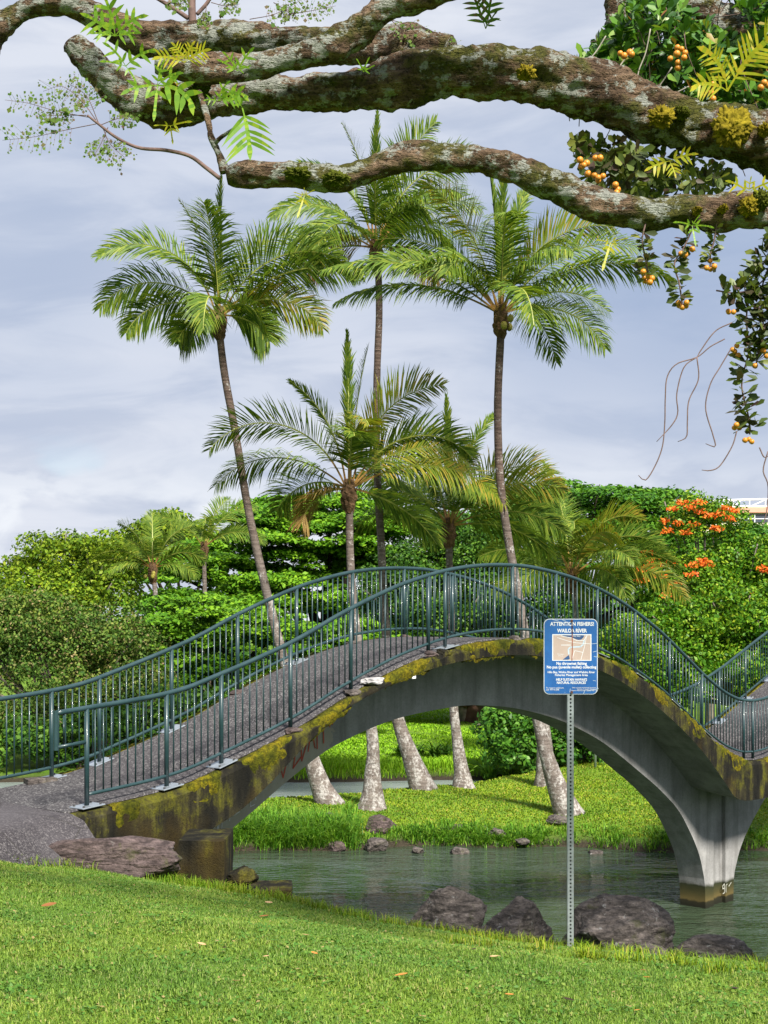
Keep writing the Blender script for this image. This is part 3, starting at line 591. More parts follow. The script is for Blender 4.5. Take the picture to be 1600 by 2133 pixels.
def railing(posts, y, s_from, s_to, loop_end, view):
    rl = empty('railing', (0, 0, 0), 0, bridge)
    s = np.arange(s_from, s_to + 0.001, 0.08)
    top = [(q, y, float(railz(q))) for q in s]
    v, f = tube(top, R_TOP, 14); add('top_rail', mesh('top_rail', v, f, True), MAT['rail'], rl)
    lo = [(q, y, float(railz(q)) - RAIL_H) for q in s if q >= (0.07 if loop_end else s_from)]
    v, f = tube(lo, R_BOT, 12); add('bottom_rail', mesh('bottom_rail', v, f, True), MAT['rail'], rl)
    if loop_end:
        z = float(railz(s_from)); v, f = tube([(s_from, y, z + R_TOP * 0.9), (s_from, y, z - 0.40)], R_TOP * 0.95, 14); add('end_loop_upright', mesh('end_loop_upright', v, f, False), MAT['rail'], rl)
        v, f = tube([(s_from, y, z - 0.37), (0.07, y, float(railz(0.07)) - 0.37)], R_BOT, 12); add('end_loop_bar', mesh('end_loop_bar', v, f, True), MAT['rail'], rl)
        for q in (s_from + 0.1, s_from + 0.21): 
            o = link('baluster', bal_me, rl, (q, y, float(railz(q)) - 0.37)); o.scale = (1, 1, 0.39)
    for (q, raised) in posts:
        if q < s_from or q > s_to: continue
        z = float(railz(q)); link('post', post_me, rl, (q, y, z - 1.10))
        if not raised and not (13.9 < q < 15.3):
            link('base_plate', plate_me, rl, (q, y - 0.01 if y < 1 else y + 0.01, float(deckz(q)) + 0.027), (0, -slope(q), 0))
            if view:
                for bx_, by_ in ((-0.11, -0.09), (0.11, -0.09), (-0.11, 0.09), (0.11, 0.09)):
                    link('anchor_bolt', bolt_me, rl, (q + bx_, y + by_ - (0.01 if y < 1 else -0.01), float(deckz(q)) + 0.03 + bx_ * math.tan(slope(q))))
    P = [q for q, _ in posts if s_from <= q <= s_to]; restV = []; restF = []
    for a, b in zip(P[:-1], P[1:]):
        k = max(1, int(round((b - a) / 0.110)))
        for j in range(1, k):
            q = a + (b - a) * j / k; z = float(railz(q))
            if view[0] <= q <= view[1]: link('baluster', bal_me, rl, (q, y, z - RAIL_H + 0.005))
            else:
                vv, ff = tube([(q, y, z - RAIL_H), (q, y, z)], R_BAL, 5, vbase=len(restV)); restV += vv; restF += ff
    if restV: tag(add('baluster_run', mesh('baluster_run', restV, restF), MAT['rail'], rl), kind='stuff')
railing(NEAR_POSTS, 0.0, -0.33, 25.2, True, (0.0, 16.1))
railing(FAR_POSTS, BW, -2.4, 25.2, False, (-0.2, 19.0))
# abutment under the near end
bm = bmesh.new(); bm_box(bm, (0.75, 1.0, 1.6), (2.3, 2.0, 1.9), None, 0.02); add('abutment', bm_mesh('abutment', bm), MAT['fascia'], bridge)
# ------------------------------------------------------------------ path, slabs and stones at the near end
def bworld(s, t, z): return Vector((P0[0] + U[0] * s + Pv[0] * t, P0[1] + U[1] * s + Pv[1] * t, z))
pv = []; pf = []; psec = [(-0.95, -0.60), (-0.70, -0.30), (-0.42, -0.06), (-0.15, 0.0), (1.0, 0.01), (2.2, 0.0), (2.35, -0.03), (2.45, -0.25), (2.5, -0.8)]
srow = list(np.arange(-30, -4, 1.0)) + list(np.arange(-4, -0.16, 0.14))
for s in srow:
    zc = 3.305 + np.interp(s, [-30, -8, -3, 0], [1.0, 0.40, 0.08, 0.0])
    for (t, dz) in psec:
        t2 = t - (0.0 if t > 0 else 0.10 * math.sin(s * 3.1) * (1 if t < -0.3 else 0.3)) - (0.25 * max(0, -s - 0.9) if t < -0.3 and s > -4 else (0.78 if t < -0.3 else 0))
        w = bworld(s, t2, zc + dz + 0.01 * noise.noise((s * 2, t * 2, 0))); pv.append(w)
m = len(psec)
for i in range(len(srow) - 1):
    for k in range(m - 1): pf.append((i * m + k, (i + 1) * m + k, (i + 1) * m + k + 1, i * m + k + 1))
tag(add('path', mesh('path', pv, [q[::-1] for q in pf], True), MAT['path']), kind='structure')

def stone(name, label, px, py, wpx, hpx, d, mat, seed, depth=0.8, cat='rock', amp=0.16, sub=5, rot=0.0, group=None, planes=14, flat=1.0):
    """px,py: centre of the stone; wpx,hpx: full size in photo pixels"""
    c = at(px, py, d); k = d / FPX / 2
    o = lump(name, c, (wpx * k * 1.38, wpx * k * depth * 1.2, hpx * k * 1.42), mat, None, seed, amp, sub, rot, 2.2, planes, False, 0.20)
    return tag(o, label, cat, group)
stone('rock', 'long purplish brown slab of rock beside the path where the lawn meets the bridge', 212, 1790, 262, 72, 15.0, MAT['brownrock'], 3, 0.45, amp=0.16, rot=0.1, planes=7)
G_R = 'lava boulders along the near bank'
stone('boulder', 'leftmost tall lava boulder with a pale lichen spot on the near bank', 935, 1932, 148, 118, 13.2, MAT['rock'], 11, 0.8, group=G_R)
stone('boulder', 'pointed lava boulder second from the left, just left of the sign post', 1068, 1948, 148, 118, 12.9, MAT['rock'], 25, 0.8, group=G_R, rot=0.5)
stone('boulder', 'largest rounded lava boulder right beside the sign post, speckled white', 1287, 1962, 200, 135, 12.7, MAT['rock'], 17, 0.75, group=G_R, rot=0.2)
stone('boulder', 'small low grey boulder in front of the largest boulder', 1345, 1998, 75, 46, 12.1, MAT['rock'], 41, 0.8, group=G_R)
stone('boulder', 'long low sloping lava boulder at the far right of the near bank', 1478, 2008, 190, 82, 12.2, MAT['rock'], 52, 0.7, group=G_R, rot=-0.2)
def block(name, label, px, py, wpx, hpx, d, mat, depth, rot=0.0, seed=1):
    bm = bmesh.new(); k = d / FPX
    bmesh.ops.create_cube(bm, size=1.0); bmesh.ops.subdivide_edges(bm, edges=bm.edges[:], cuts=7, use_grid_fill=True)
    for v in bm.verts: v.co = Vector((v.co.x * wpx * k, v.co.y * depth, v.co.z * hpx * k))
    for v in bm.verts: v.co += Vector((noise.noise(v.co * 6 + Vector((seed, 0, 0))), noise.noise(v.co * 6 + Vector((0, seed, 0))), noise.noise(v.co * 6 + Vector((0, 0, seed))))) * 0.012
    o = add(name, bm_mesh(name, bm, False), mat, None, at(px, py, d)); o.rotation_euler = (0, 0, rot); return tag(o, label, 'concrete block')
block('footing_block', 'dark mossy concrete footing block under the left end of the arch', 430, 1782, 94, 86, 16.0, MAT['fascia'], 0.9, 0.0, 2)
block('fallen_slab', 'flat moss topped concrete slab at the edge of the water', 562, 1862, 92, 34, 15.6, MAT['fascia'], 0.6, 0.05, 4)
stone('mossy_stone', 'mossy brown stone between the footing block and the flat slab', 500, 1832, 60, 46, 15.8, MAT['fascia'], 61, 0.9)
block('broken_kerb', 'small pale broken piece of concrete at the foot of the far railing', 84, 1632, 62, 24, 17.6, MAT['rock'], 0.22, 0.5, 6)
# far bank stones
G_F = 'stones on the opposite bank'
stone('bank_rock', 'biggest brown rock on the opposite bank below the second palm trunk', 790, 1725, 64, 52, 34.8, MAT['brownrock'], 71, 0.9, group=G_F)
stone('bank_rock', 'grey rock below the leaning palm at the left of the opposite bank', 678, 1708, 50, 28, 36.3, MAT['rock'], 72, 0.9, group=G_F)
stone('bank_rock', 'half hidden brown rock in the tall grass at the left end of the opposite bank', 578, 1706, 36, 24, 36.0, MAT['brownrock'], 73, 0.9, group=G_F)
stone('bank_rock', 'grey rock at the waterline in the middle of the opposite bank', 958, 1776, 40, 24, 33.3, MAT['rock'], 74, 0.9, group=G_F)
stone('bank_rock', 'flat dark stone low in the grass right of the biggest bank rock', 945, 1726, 40, 14, 35.0, MAT['brownrock'], 75, 0.9, group=G_F)
stone('bank_rock', 'pointed dark stone in the bank grass left of the sign post', 1034, 1738, 30, 22, 34.4, MAT['rock'], 76, 0.9, group=G_F)
stone('bank_rock', 'grey waterline stone just right of the sign post on the opposite bank', 1240, 1784, 36, 20, 33.2, MAT['rock'], 77, 0.9, group=G_F)
stone('bank_rock', 'dark stone at the waterline below the biggest bank rock', 782, 1760, 40, 26, 33.6, MAT['rock'], 78, 0.9, group=G_F)
stone('bank_rock', 'small stone half sunk in the bank slope behind the sign post', 1165, 1708, 40, 18, 35.4, MAT['rock'], 79, 0.9, group=G_F)

stone('bank_rock', 'low stone at the water edge left of the biggest bank rock', 700, 1764, 34, 18, 33.6, MAT['brownrock'], 81, 0.9, group=G_F)
stone('bank_rock', 'small wet stone at the water edge under the arch crown', 870, 1772, 26, 14, 33.3, MAT['rock'], 82, 0.9, group=G_F)
stone('bank_rock', 'small stone at the water edge left of the bridge pier', 1330, 1786, 28, 14, 33.0, MAT['rock'], 83, 0.9, group=G_F)
stone('bank_rock', 'tiny stone on the bank slope right of the pointed dark stone', 1090, 1752, 24, 12, 34.0, MAT['rock'], 84, 0.9, group=G_F)

# ------------------------------------------------------------------ leaf clouds
def unit(v): return v / np.maximum(1e-9, np.linalg.norm(v, axis=1, keepdims=True))
def leaf_quads(c, nrm, L, Wd, rng):
    """rhombic leaves, one quad each: c,nrm (n,3)"""
    n = len(c); r = rng.normal(size=(n, 3)); a = unit(np.cross(nrm, r)); b = np.cross(nrm, a)
    L = np.asarray(L).reshape(-1, 1) * 0.5; Wd = np.asarray(Wd).reshape(-1, 1) * 0.5
    v = np.empty((n, 4, 3)); v[:, 0] = c - a * L; v[:, 1] = c + b * Wd + a * L * 0.15; v[:, 2] = c + a * L; v[:, 3] = c - b * Wd + a * L * 0.15
    return v.reshape(-1, 3)
def crown_cloud(blobs, style, leaf, per_m2, rng, clump_r=(0.55, 1.0)):
    """blobs: (cx,cy,cz,rx,ry,rz). returns leaf centres, normals, clump centres"""
    C = []; Nn = []; K = []
    for (cx, cy, cz, rx, ry, rz) in blobs:
        area = 4 * math.pi * ((((rx * ry) ** 1.6 + (rx * rz) ** 1.6 + (ry * rz) ** 1.6) / 3) ** (1 / 1.6))
        ncl = max(6, int(area * (0.85 if style == 'flat' else 0.92) / (clump_r[1] ** 2)))
        d = unit(rng.normal(size=(ncl, 3))); d[:, 2] = np.where(d[:, 2] < -0.35, -d[:, 2], d[:, 2])
        # fewer clumps on the side that faces away
        keep = (d[:, 1] < 0.45) | (rng.random(ncl) < 0.35); d = d[keep]; ncl = len(d)
        rad = 0.50 + 0.62 * rng.random((ncl, 1)) ** 0.8
        pos = np.array([cx, cy, cz]) + d * rad * np.array([rx, ry, rz]); K.append(pos)
        for p, dd in zip(pos, d):
            cr = rng.uniform(clump_r[0] * 0.65, clump_r[1] * 1.15); m = int(per_m2 * cr * cr * (4.6 if style == 'flat' else 5.0))
            if style == 'flat':
                an = rng.random(m) * 2 * math.pi; rr = cr * np.sqrt(rng.random(m)); q = np.c_[rr * np.cos(an), rr * np.sin(an), -0.20 * cr * (rr / cr) ** 2 + rng.normal(size=m) * 0.07 * cr]
                q[:, 2] += dd[0] * -0.0; nn = np.c_[rng.normal(size=(m, 2)) * 0.55 + np.array([0.05, -0.3]), np.ones(m)]
            else:
                e = unit(rng.normal(size=(m, 3))); q = e * cr * (0.55 + 0.45 * rng.random((m, 1))) * np.array([1, 1, 0.8]); nn = e * 0.7 + rng.normal(size=(m, 3)) * 0.55 + np.array([0, 0, 0.35])
            C.append(p + q); Nn.append(nn)
    return np.concatenate(C), unit(np.concatenate(Nn)), np.concatenate(K)

def px_blob(px, py, rx, ry, d, depth=None):
    c = at(px, py, d); k = d / FPX; return (c.x, c.y, c.z, rx * k, (depth if depth else rx * k * 0.8), ry * k)
def tree(name, label, base, blobs, style, leaf, dens, mat, bark, seed, trunk_r=0.25, clump=(0.55, 1.0), cat='tree', group=None, limbs=14, flowers=None, trunk_top=None, ratio=0.62):
    rng = np.random.default_rng(seed); bx_, by_ = base; bz = gpt(bx_, by_)
    t = empty(name, (bx_, by_, bz)); tag(t, label, cat, group); o = np.array([bx_, by_, bz])
    c, nn, K = crown_cloud(blobs, style, leaf, dens, rng, clump)
    ok = c[:, 2] > bz + 0.05; c = c[ok]; nn = nn[ok]
    sz = leaf * (0.65 + 0.7 * rng.random(len(c)))
    add('crown', mesh_np('crown', leaf_quads(c - o, nn, sz, sz * ratio, rng), 4), mat, t)
    top = trunk_top if trunk_top else np.mean([b[:3] for b in blobs], axis=0); top = np.array(top) - o
    fork = np.array([top[0] * 0.4, top[1] * 0.4, max(0.8, top[2] * 0.45)])
    v, f = tube(catmull([(0, 0, -0.3, trunk_r * 1.5), (fork[0] * 0.3, fork[1] * 0.3, fork[2] * 0.5, trunk_r), (*fork, trunk_r * 0.75)], 8)[:, :3], list(np.linspace(trunk_r * 1.4, trunk_r * 0.75, 8)), 8)
    add('trunk', mesh('trunk', v, f, True), bark, t)
    lst = []
    sel = rng.choice(len(K), min(limbs, len(K)), replace=False)
    for k in sel:
        e = (K[k] - o) * np.array([1.02, 1.0, 1.03]); mid = fork + (e - fork) * 0.5 + np.array([0, 0, -0.12 * abs(e[2] - fork[2])]) + rng.normal(size=3) * 0.25
        lst.append((catmull([tuple(fork), tuple(mid), tuple(e)], 7), list(np.linspace(trunk_r * 0.5, 0.03, 7)), 5))
    if lst: tubes('limbs', lst, bark, t)
    if flowers is not None:
        for p in flowers:
            q = np.array(p) - o; m = 34; e = unit(rng.normal(size=(m, 3))) * np.array([0.26, 0.24, 0.11]) * (0.5 + 0.7 * rng.random((m, 1)))
            add('flower_cluster', mesh_np('flower_cluster', leaf_quads(q + e, unit(rng.normal(size=(m, 3)) + np.array([0, -0.6, 0.7])), 0.14 + 0.06 * rng.random(m), np.full(m, 0.08), rng), 4), MAT['flower'], t)
    return t

# far trees, back to front
tree('umbrella_tree', 'wide layered umbrella crowned tree behind the left palms, bright green', (-2.5, 80),
     [px_blob(640, 1150, 190, 120, 78, 4.5), px_blob(540, 1180, 150, 110, 76, 4), px_blob(420, 1265, 150, 120, 73, 4), px_blob(740, 1130, 130, 100, 79, 4), px_blob(640, 1320, 240, 130, 76, 4), px_blob(800, 1230, 130, 140, 79, 4)],
     'flat', 0.26, 46, MAT['l_umb'], MAT['darkbark'], 101, 0.5, (0.9, 1.7), limbs=26)
tree('umbrella_tree', 'dark green umbrella crowned tree on the right below the building', (10, 88),
     [px_blob(1230, 1075, 175, 72, 86, 4.5), px_blob(1120, 1110, 130, 90, 88, 4), px_blob(1330, 1090, 85, 60, 86, 3.5), px_blob(1280, 1180, 190, 90, 85, 4), px_blob(1420, 1180, 120, 80, 84, 4), px_blob(1570, 1150, 120, 58, 82, 3)],
     'flat', 0.28, 42, MAT['l_umb2'], MAT['darkbark'], 102, 0.5, (0.9, 1.7), limbs=18)
tree('broadleaf_tree', 'pale green rounded tree top behind the small far palms on the left', (-11, 92),
     [px_blob(360, 1140, 90, 60, 90, 3), px_blob(270, 1180, 80, 60, 90, 3)], 'round', 0.28, 34, MAT['l_yel'], MAT['darkbark'], 103, 0.3, (0.7, 1.1))
tree('broadleaf_tree', 'tall yellow green tree with open forked limbs at the far left', (-14.0, 64),
     [px_blob(120, 1160, 66, 40, 62, 1.8), px_blob(205, 1165, 62, 45, 62, 1.8), px_blob(70, 1250, 80, 50, 61, 2), px_blob(235, 1235, 70, 60, 61, 2), px_blob(150, 1270, 90, 50, 61, 2), px_blob(20, 1290, 60, 60, 62, 2), px_blob(60, 1205, 60, 36, 62, 1.6), px_blob(260, 1180, 50, 50, 62.5, 1.6), px_blob(165, 1215, 80, 45, 62, 1.8)],
     'round', 0.17, 58, MAT['l_yel'], MAT['greybark'], 104, 0.22, (0.45, 0.75), limbs=34)
tree('mottled_shrub', 'big brownish green mottled bush on the left shore behind the railing', (-12.5, 54),
     [px_blob(110, 1390, 150, 130, 53, 2.4), px_blob(230, 1380, 90, 110, 53, 2.2), px_blob(0, 1360, 100, 120, 53, 2.4), px_blob(120, 1510, 200, 100, 51, 2), px_blob(280, 1480, 100, 100, 52, 2)],
     'round', 0.12, 90, MAT['l_brn'], MAT['greybark'], 105, 0.18, (0.35, 0.65), 'bush', limbs=30)
tree('shore_shrub', 'dark leafy shrub at the water edge behind the left railing', (-10.4, 48.8),
     [px_blob(60, 1560, 110, 60, 49, 1.5), px_blob(230, 1545, 120, 70, 49, 1.5), px_blob(380, 1520, 110, 80, 49.5, 1.5), px_blob(500, 1500, 90, 80, 50, 1.5)],
     'round', 0.17, 62, MAT['l_dark'], MAT['darkbark'], 106, 0.1, (0.3, 0.55), 'bush', limbs=12)
tree('thicket_tree', 'dark thicket tree with pale twigs between the two tall palms', (3.6, 66),
     [px_blob(960, 1190, 130, 110, 65, 2.5), px_blob(1070, 1130, 110, 100, 66, 2.4), px_blob(860, 1250, 110, 100, 65, 2.4), px_blob(1100, 1250, 130, 100, 64, 2.4), px_blob(960, 1320, 200, 110, 64, 2.4)],
     'round', 0.16, 66, MAT['l_dark'], MAT['greybark'], 107, 0.2, (0.45, 0.8), limbs=46)
FL = [(1421, 1046), (1456, 1046), (1513, 1058), (1404, 1060), (1385, 1084), (1460, 1064), (1478, 1075), (1520, 1080), (1428, 1108), (1390, 1106), (1350, 1152), (1362, 1168), (1358, 1178), (1386, 1174), (1396, 1176), (1338, 1186), (1336, 1208), (1466, 1168), (1474, 1176), (1444, 1176), (1440, 1196), (1386, 1240), (1590, 1184), (1597, 1186), (1410, 1220), (1530, 1064), (1500, 1070), (1436, 1058), (1444, 1092), (1412, 1090), (1494, 1100), (1560, 1240), (1480, 1290), (1376, 1200)]
tree('tulip_tree', 'tree with clusters of orange red blossom at the right', (13.6, 60),
     [px_blob(1450, 1105, 88, 62, 58, 1.6), px_blob(1420, 1230, 105, 70, 57, 2), px_blob(1350, 1190, 45, 45, 57, 1.3), px_blob(1540, 1220, 90, 90, 58, 2), px_blob(1620, 1200, 70, 70, 58, 2)],
     'round', 0.15, 92, MAT['l_tul'], MAT['greybark'], 108, 0.16, (0.35, 0.62), limbs=40, flowers=[at(a, b, (56.2 if b < 1130 else 54.3) + (a % 7) * 0.06) for a, b in FL])
tree('broadleaf_bush', 'bright green bush mass on the right below the blossoming tree', (14.5, 54),
     [px_blob(1400, 1350, 120, 90, 53, 2), px_blob(1530, 1330, 110, 90, 53, 2), px_blob(1320, 1400, 110, 100, 52, 2), px_blob(1480, 1430, 130, 90, 52, 2), px_blob(1620, 1400, 90, 110, 53, 2), px_blob(1600, 1290, 70, 60, 53, 1.6)],
     'round', 0.145, 92, MAT['l_tul'], MAT['greybark'], 109, 0.16, (0.35, 0.65), 'bush', limbs=36)
tree('shade_tree', 'big dark shade tree with a reddish buttressed trunk beyond the pond', (4.3, 66),
     [px_blob(960, 1420, 120, 50, 66, 3), px_blob(1060, 1400, 120, 60, 66, 3), px_blob(850, 1400, 100, 40, 67, 2.5)], 'round', 0.22, 40, MAT['l_dark'], plain('red_brown_bark', (0.10, 0.055, 0.04), 0.9, 0.2, 0.4, 3, 0, 0.6), 110, 0.55, (0.5, 0.9), limbs=16)
tree('glossy_shrub', 'glossy leaved shrub beyond the pond, framed by the arch', (6.0, 49),
     [px_blob(1090, 1580, 85, 75, 47.5, 1.2), px_blob(1180, 1560, 90, 85, 47.5, 1.2), px_blob(1060, 1520, 60, 60, 48.5, 1.2), px_blob(1140, 1500, 80, 60, 48.5, 1.2)],
     'round', 0.17, 66, MAT['l_shr'], MAT['greybark'], 111, 0.08, (0.25, 0.45), 'bush', limbs=14)
tree('glossy_shrub', 'dense dark glossy shrub beside the thin grey pole, right of the leaning palm', (8.9, 49.5),
     [px_blob(1270, 1575, 80, 75, 48.5, 1.3), px_blob(1350, 1580, 70, 70, 48.5, 1.3), px_blob(1300, 1490, 90, 70, 49, 1.3)],
     'round', 0.18, 64, MAT['l_shr'], MAT['greybark'], 112, 0.08, (0.25, 0.45), 'bush', limbs=10)
tree('garden_bush', 'sunlit yellow green bush on the far lawn seen through the arch', (2.1, 84),
     [px_blob(885, 1500, 45, 28, 84, 1.1), px_blob(850, 1512, 30, 18, 84, 1.0)], 'round', 0.18, 60, MAT['l_yel'], MAT['greybark'], 113, 0.06, (0.3, 0.5), 'bush', limbs=6)
tree('garden_bush', 'small dark bush on the far lawn left of the yellow green one', (-0.2, 82),
     [px_blob(795, 1512, 34, 24, 82, 0.9)], 'round', 0.18, 60, MAT['l_shr'], MAT['greybark'], 114, 0.06, (0.3, 0.5), 'bush', limbs=5)
tree('hedge', 'band of dark background trees far beyond the lawn', (-2, 112),
     [px_blob(700, 1440, 320, 90, 112, 3), px_blob(300, 1420, 260, 110, 112, 3), px_blob(1000, 1430, 200, 100, 112, 3), px_blob(1300, 1380, 240, 130, 112, 3), px_blob(1650, 1330, 240, 160, 112, 3), px_blob(-60, 1370, 200, 150, 112, 3)],
     'round', 0.50, 9, MAT['l_dark'], MAT['darkbark'], 115, 0.2, (0.8, 1.4), 'hedge', limbs=6)
tree('umbrella_tree', 'lower bright green umbrella tree just behind the left railing, below the small far palms', (-7.5, 58),
     [px_blob(400, 1300, 105, 60, 57, 2), px_blob(500, 1350, 130, 80, 57, 2.2), px_blob(340, 1370, 90, 70, 56.5, 2), px_blob(620, 1370, 130, 90, 57.5, 2.2), px_blob(450, 1440, 180, 70, 56, 2), px_blob(760, 1380, 110, 90, 58, 2)],
     'flat', 0.20, 62, MAT['l_umb'], MAT['darkbark'], 116, 0.28, (0.55, 1.0), limbs=24)
# low dark strap-leaved plants in the shade beyond the pond
def strap_plant(name, label, px, py, d, n, L, mat, seed, group=None, w=0.05):
    rng = np.random.default_rng(seed); b = at(px, py, d); b.z = gpt(b.x, b.y); t = empty(name, b); tag(t, label, 'plant', group); V = []
    for _ in range(n):
        an = rng.random() * 6.283; e0 = R(rng.uniform(45, 88)); L_ = L * rng.uniform(0.6, 1.1); p = np.array([rng.normal() * 0.06, rng.normal() * 0.06, 0]); el = e0
        sd = np.array([-math.sin(an), math.cos(an), 0]) * w * 0.5; prev = p
        for j in range(4):
            q = prev + np.array([math.cos(an) * math.cos(el), math.sin(an) * math.cos(el), math.sin(el)]) * L_ / 4; el -= R(rng.uniform(12, 38))
            w0, w1 = 1 - 0.1 * j, (1 - 0.1 * (j + 1)) if j < 3 else 0.05
            V += [prev - sd * w0, prev + sd * w0, q + sd * w1, q - sd * w1]; prev = q
    add('leaves', mesh_np('leaves', np.array(V), 4), mat, t); return t
for k, (px, py, d) in enumerate([(835, 1590, 51.5), (870, 1590, 51.7), (905, 1588, 51.6), (925, 1586, 52.0)]):
    strap_plant('strap_leaf_plant', '%s of the four dark strap leaved clumps in a row beyond the pond' % ('leftmost', 'second from left', 'third from left', 'rightmost')[k], px, py, d, 60, 0.75, MAT['l_dark'], 200 + k, 'strap leaved clumps beyond the pond', 0.06)
strap_plant('screw_pine', 'spiky grey green screw pine tuft under the crown of the arch', 1020, 1515, 48.2, 90, 1.7, MAT['reeds'], 210, None, 0.06)
# thin pole right of the leaning palm
pb = at(1240, 1636, 46.0); pb.z = gpt(pb.x, pb.y); pole = empty('metal_pole', pb); tag(pole, 'thin plain grey metal pole standing on the grass behind the arch', 'pole')
v, f = tube([(0, 0, -0.2), (0, 0, 1.35), (0, 0, 2.6)], 0.045, 10); add('shaft', mesh('shaft', v, f, True), MAT['plate'], pole)
v, f = tube([(0, 0, 2.6), (0, 0, 2.63)], 0.055, 10); add('cap', mesh('cap', v, f), MAT['plate'], pole)

# ------------------------------------------------------------------ building at the right edge
bd = 135.0; B0 = at(1462, 1290, bd); bld = empty('building', (B0.x, bd, gpt(B0.x, bd))); tag(bld, 'cream and salmon building with a white roof truss, half hidden by the blossoming tree', 'building')
kx = bd / FPX; bz = bld.location.z
def bz_(py): return EYE - (py - YH) * kx - bz
def bbox_(name, x0, x1, y0, y1, z0, z1, mat, parent=bld):
    bm = bmesh.new(); bm_box(bm, ((x0 + x1) / 2, (y0 + y1) / 2, (z0 + z1) / 2), (x1 - x0, y1 - y0, z1 - z0)); return add(name, bm_mesh(name, bm), mat, parent)
cream = plain('cream_wall', (0.62, 0.55, 0.42), 0.8, 0.3, 0.08, 1); salmon = plain('salmon_band', (0.60, 0.30, 0.22), 0.8, 0.3, 0.1, 1); whitep = plain('white_paint', (0.78, 0.79, 0.80), 0.5, 0.4, 0.05)
glass = plain('dark_glazing', (0.05, 0.06, 0.08), 0.12, 0.6, 0.3, 0.5)
BX1 = 13.0
bbox_('wall', 0, BX1, 0, 12, 0, bz_(1068), cream); bbox_('cornice', -0.3, BX1 + 0.3, -0.35, 12.3, bz_(1068), bz_(1057), salmon); bbox_('roof', -0.1, BX1, -0.1, 12, bz_(1057) , bz_(1055.5), cream)
for k in range(4):
    x0 = 0.75 + k * 2.95; w_ = bbox_('window', x0, x0 + 2.5, -0.06, 0.05, bz_(1088), bz_(1071), glass)
    bbox_('mullion', x0 + 1.2, x0 + 1.28, -0.12, -0.06, bz_(1088), bz_(1071), whitep, w_); bbox_('transom', x0, x0 + 2.5, -0.11, -0.065, bz_(1081.5), bz_(1080), whitep, w_)
lst = []; zt0, zt1 = bz_(1055.5), bz_(1041)
lst.append(([(-0.2, 0.1, zt1 - 0.1), (BX1, 0.1, zt1 + 0.25)], [0.09, 0.09], 6)); lst.append(([(-0.2, 0.1, zt0 + 0.05), (BX1, 0.1, zt0 + 0.05)], [0.07, 0.07], 6))
for k in range(9):
    x0 = k * 1.5; lst.append(([(x0, 0.1, zt0), (x0, 0.1, zt1)], [0.06, 0.06], 5)); lst.append(([(x0, 0.1, zt0), (x0 + (1.5 if k % 2 else 0.8), 0.1, zt1)], [0.05, 0.05], 5))
tubes('roof_truss', lst, whitep, bld, False)

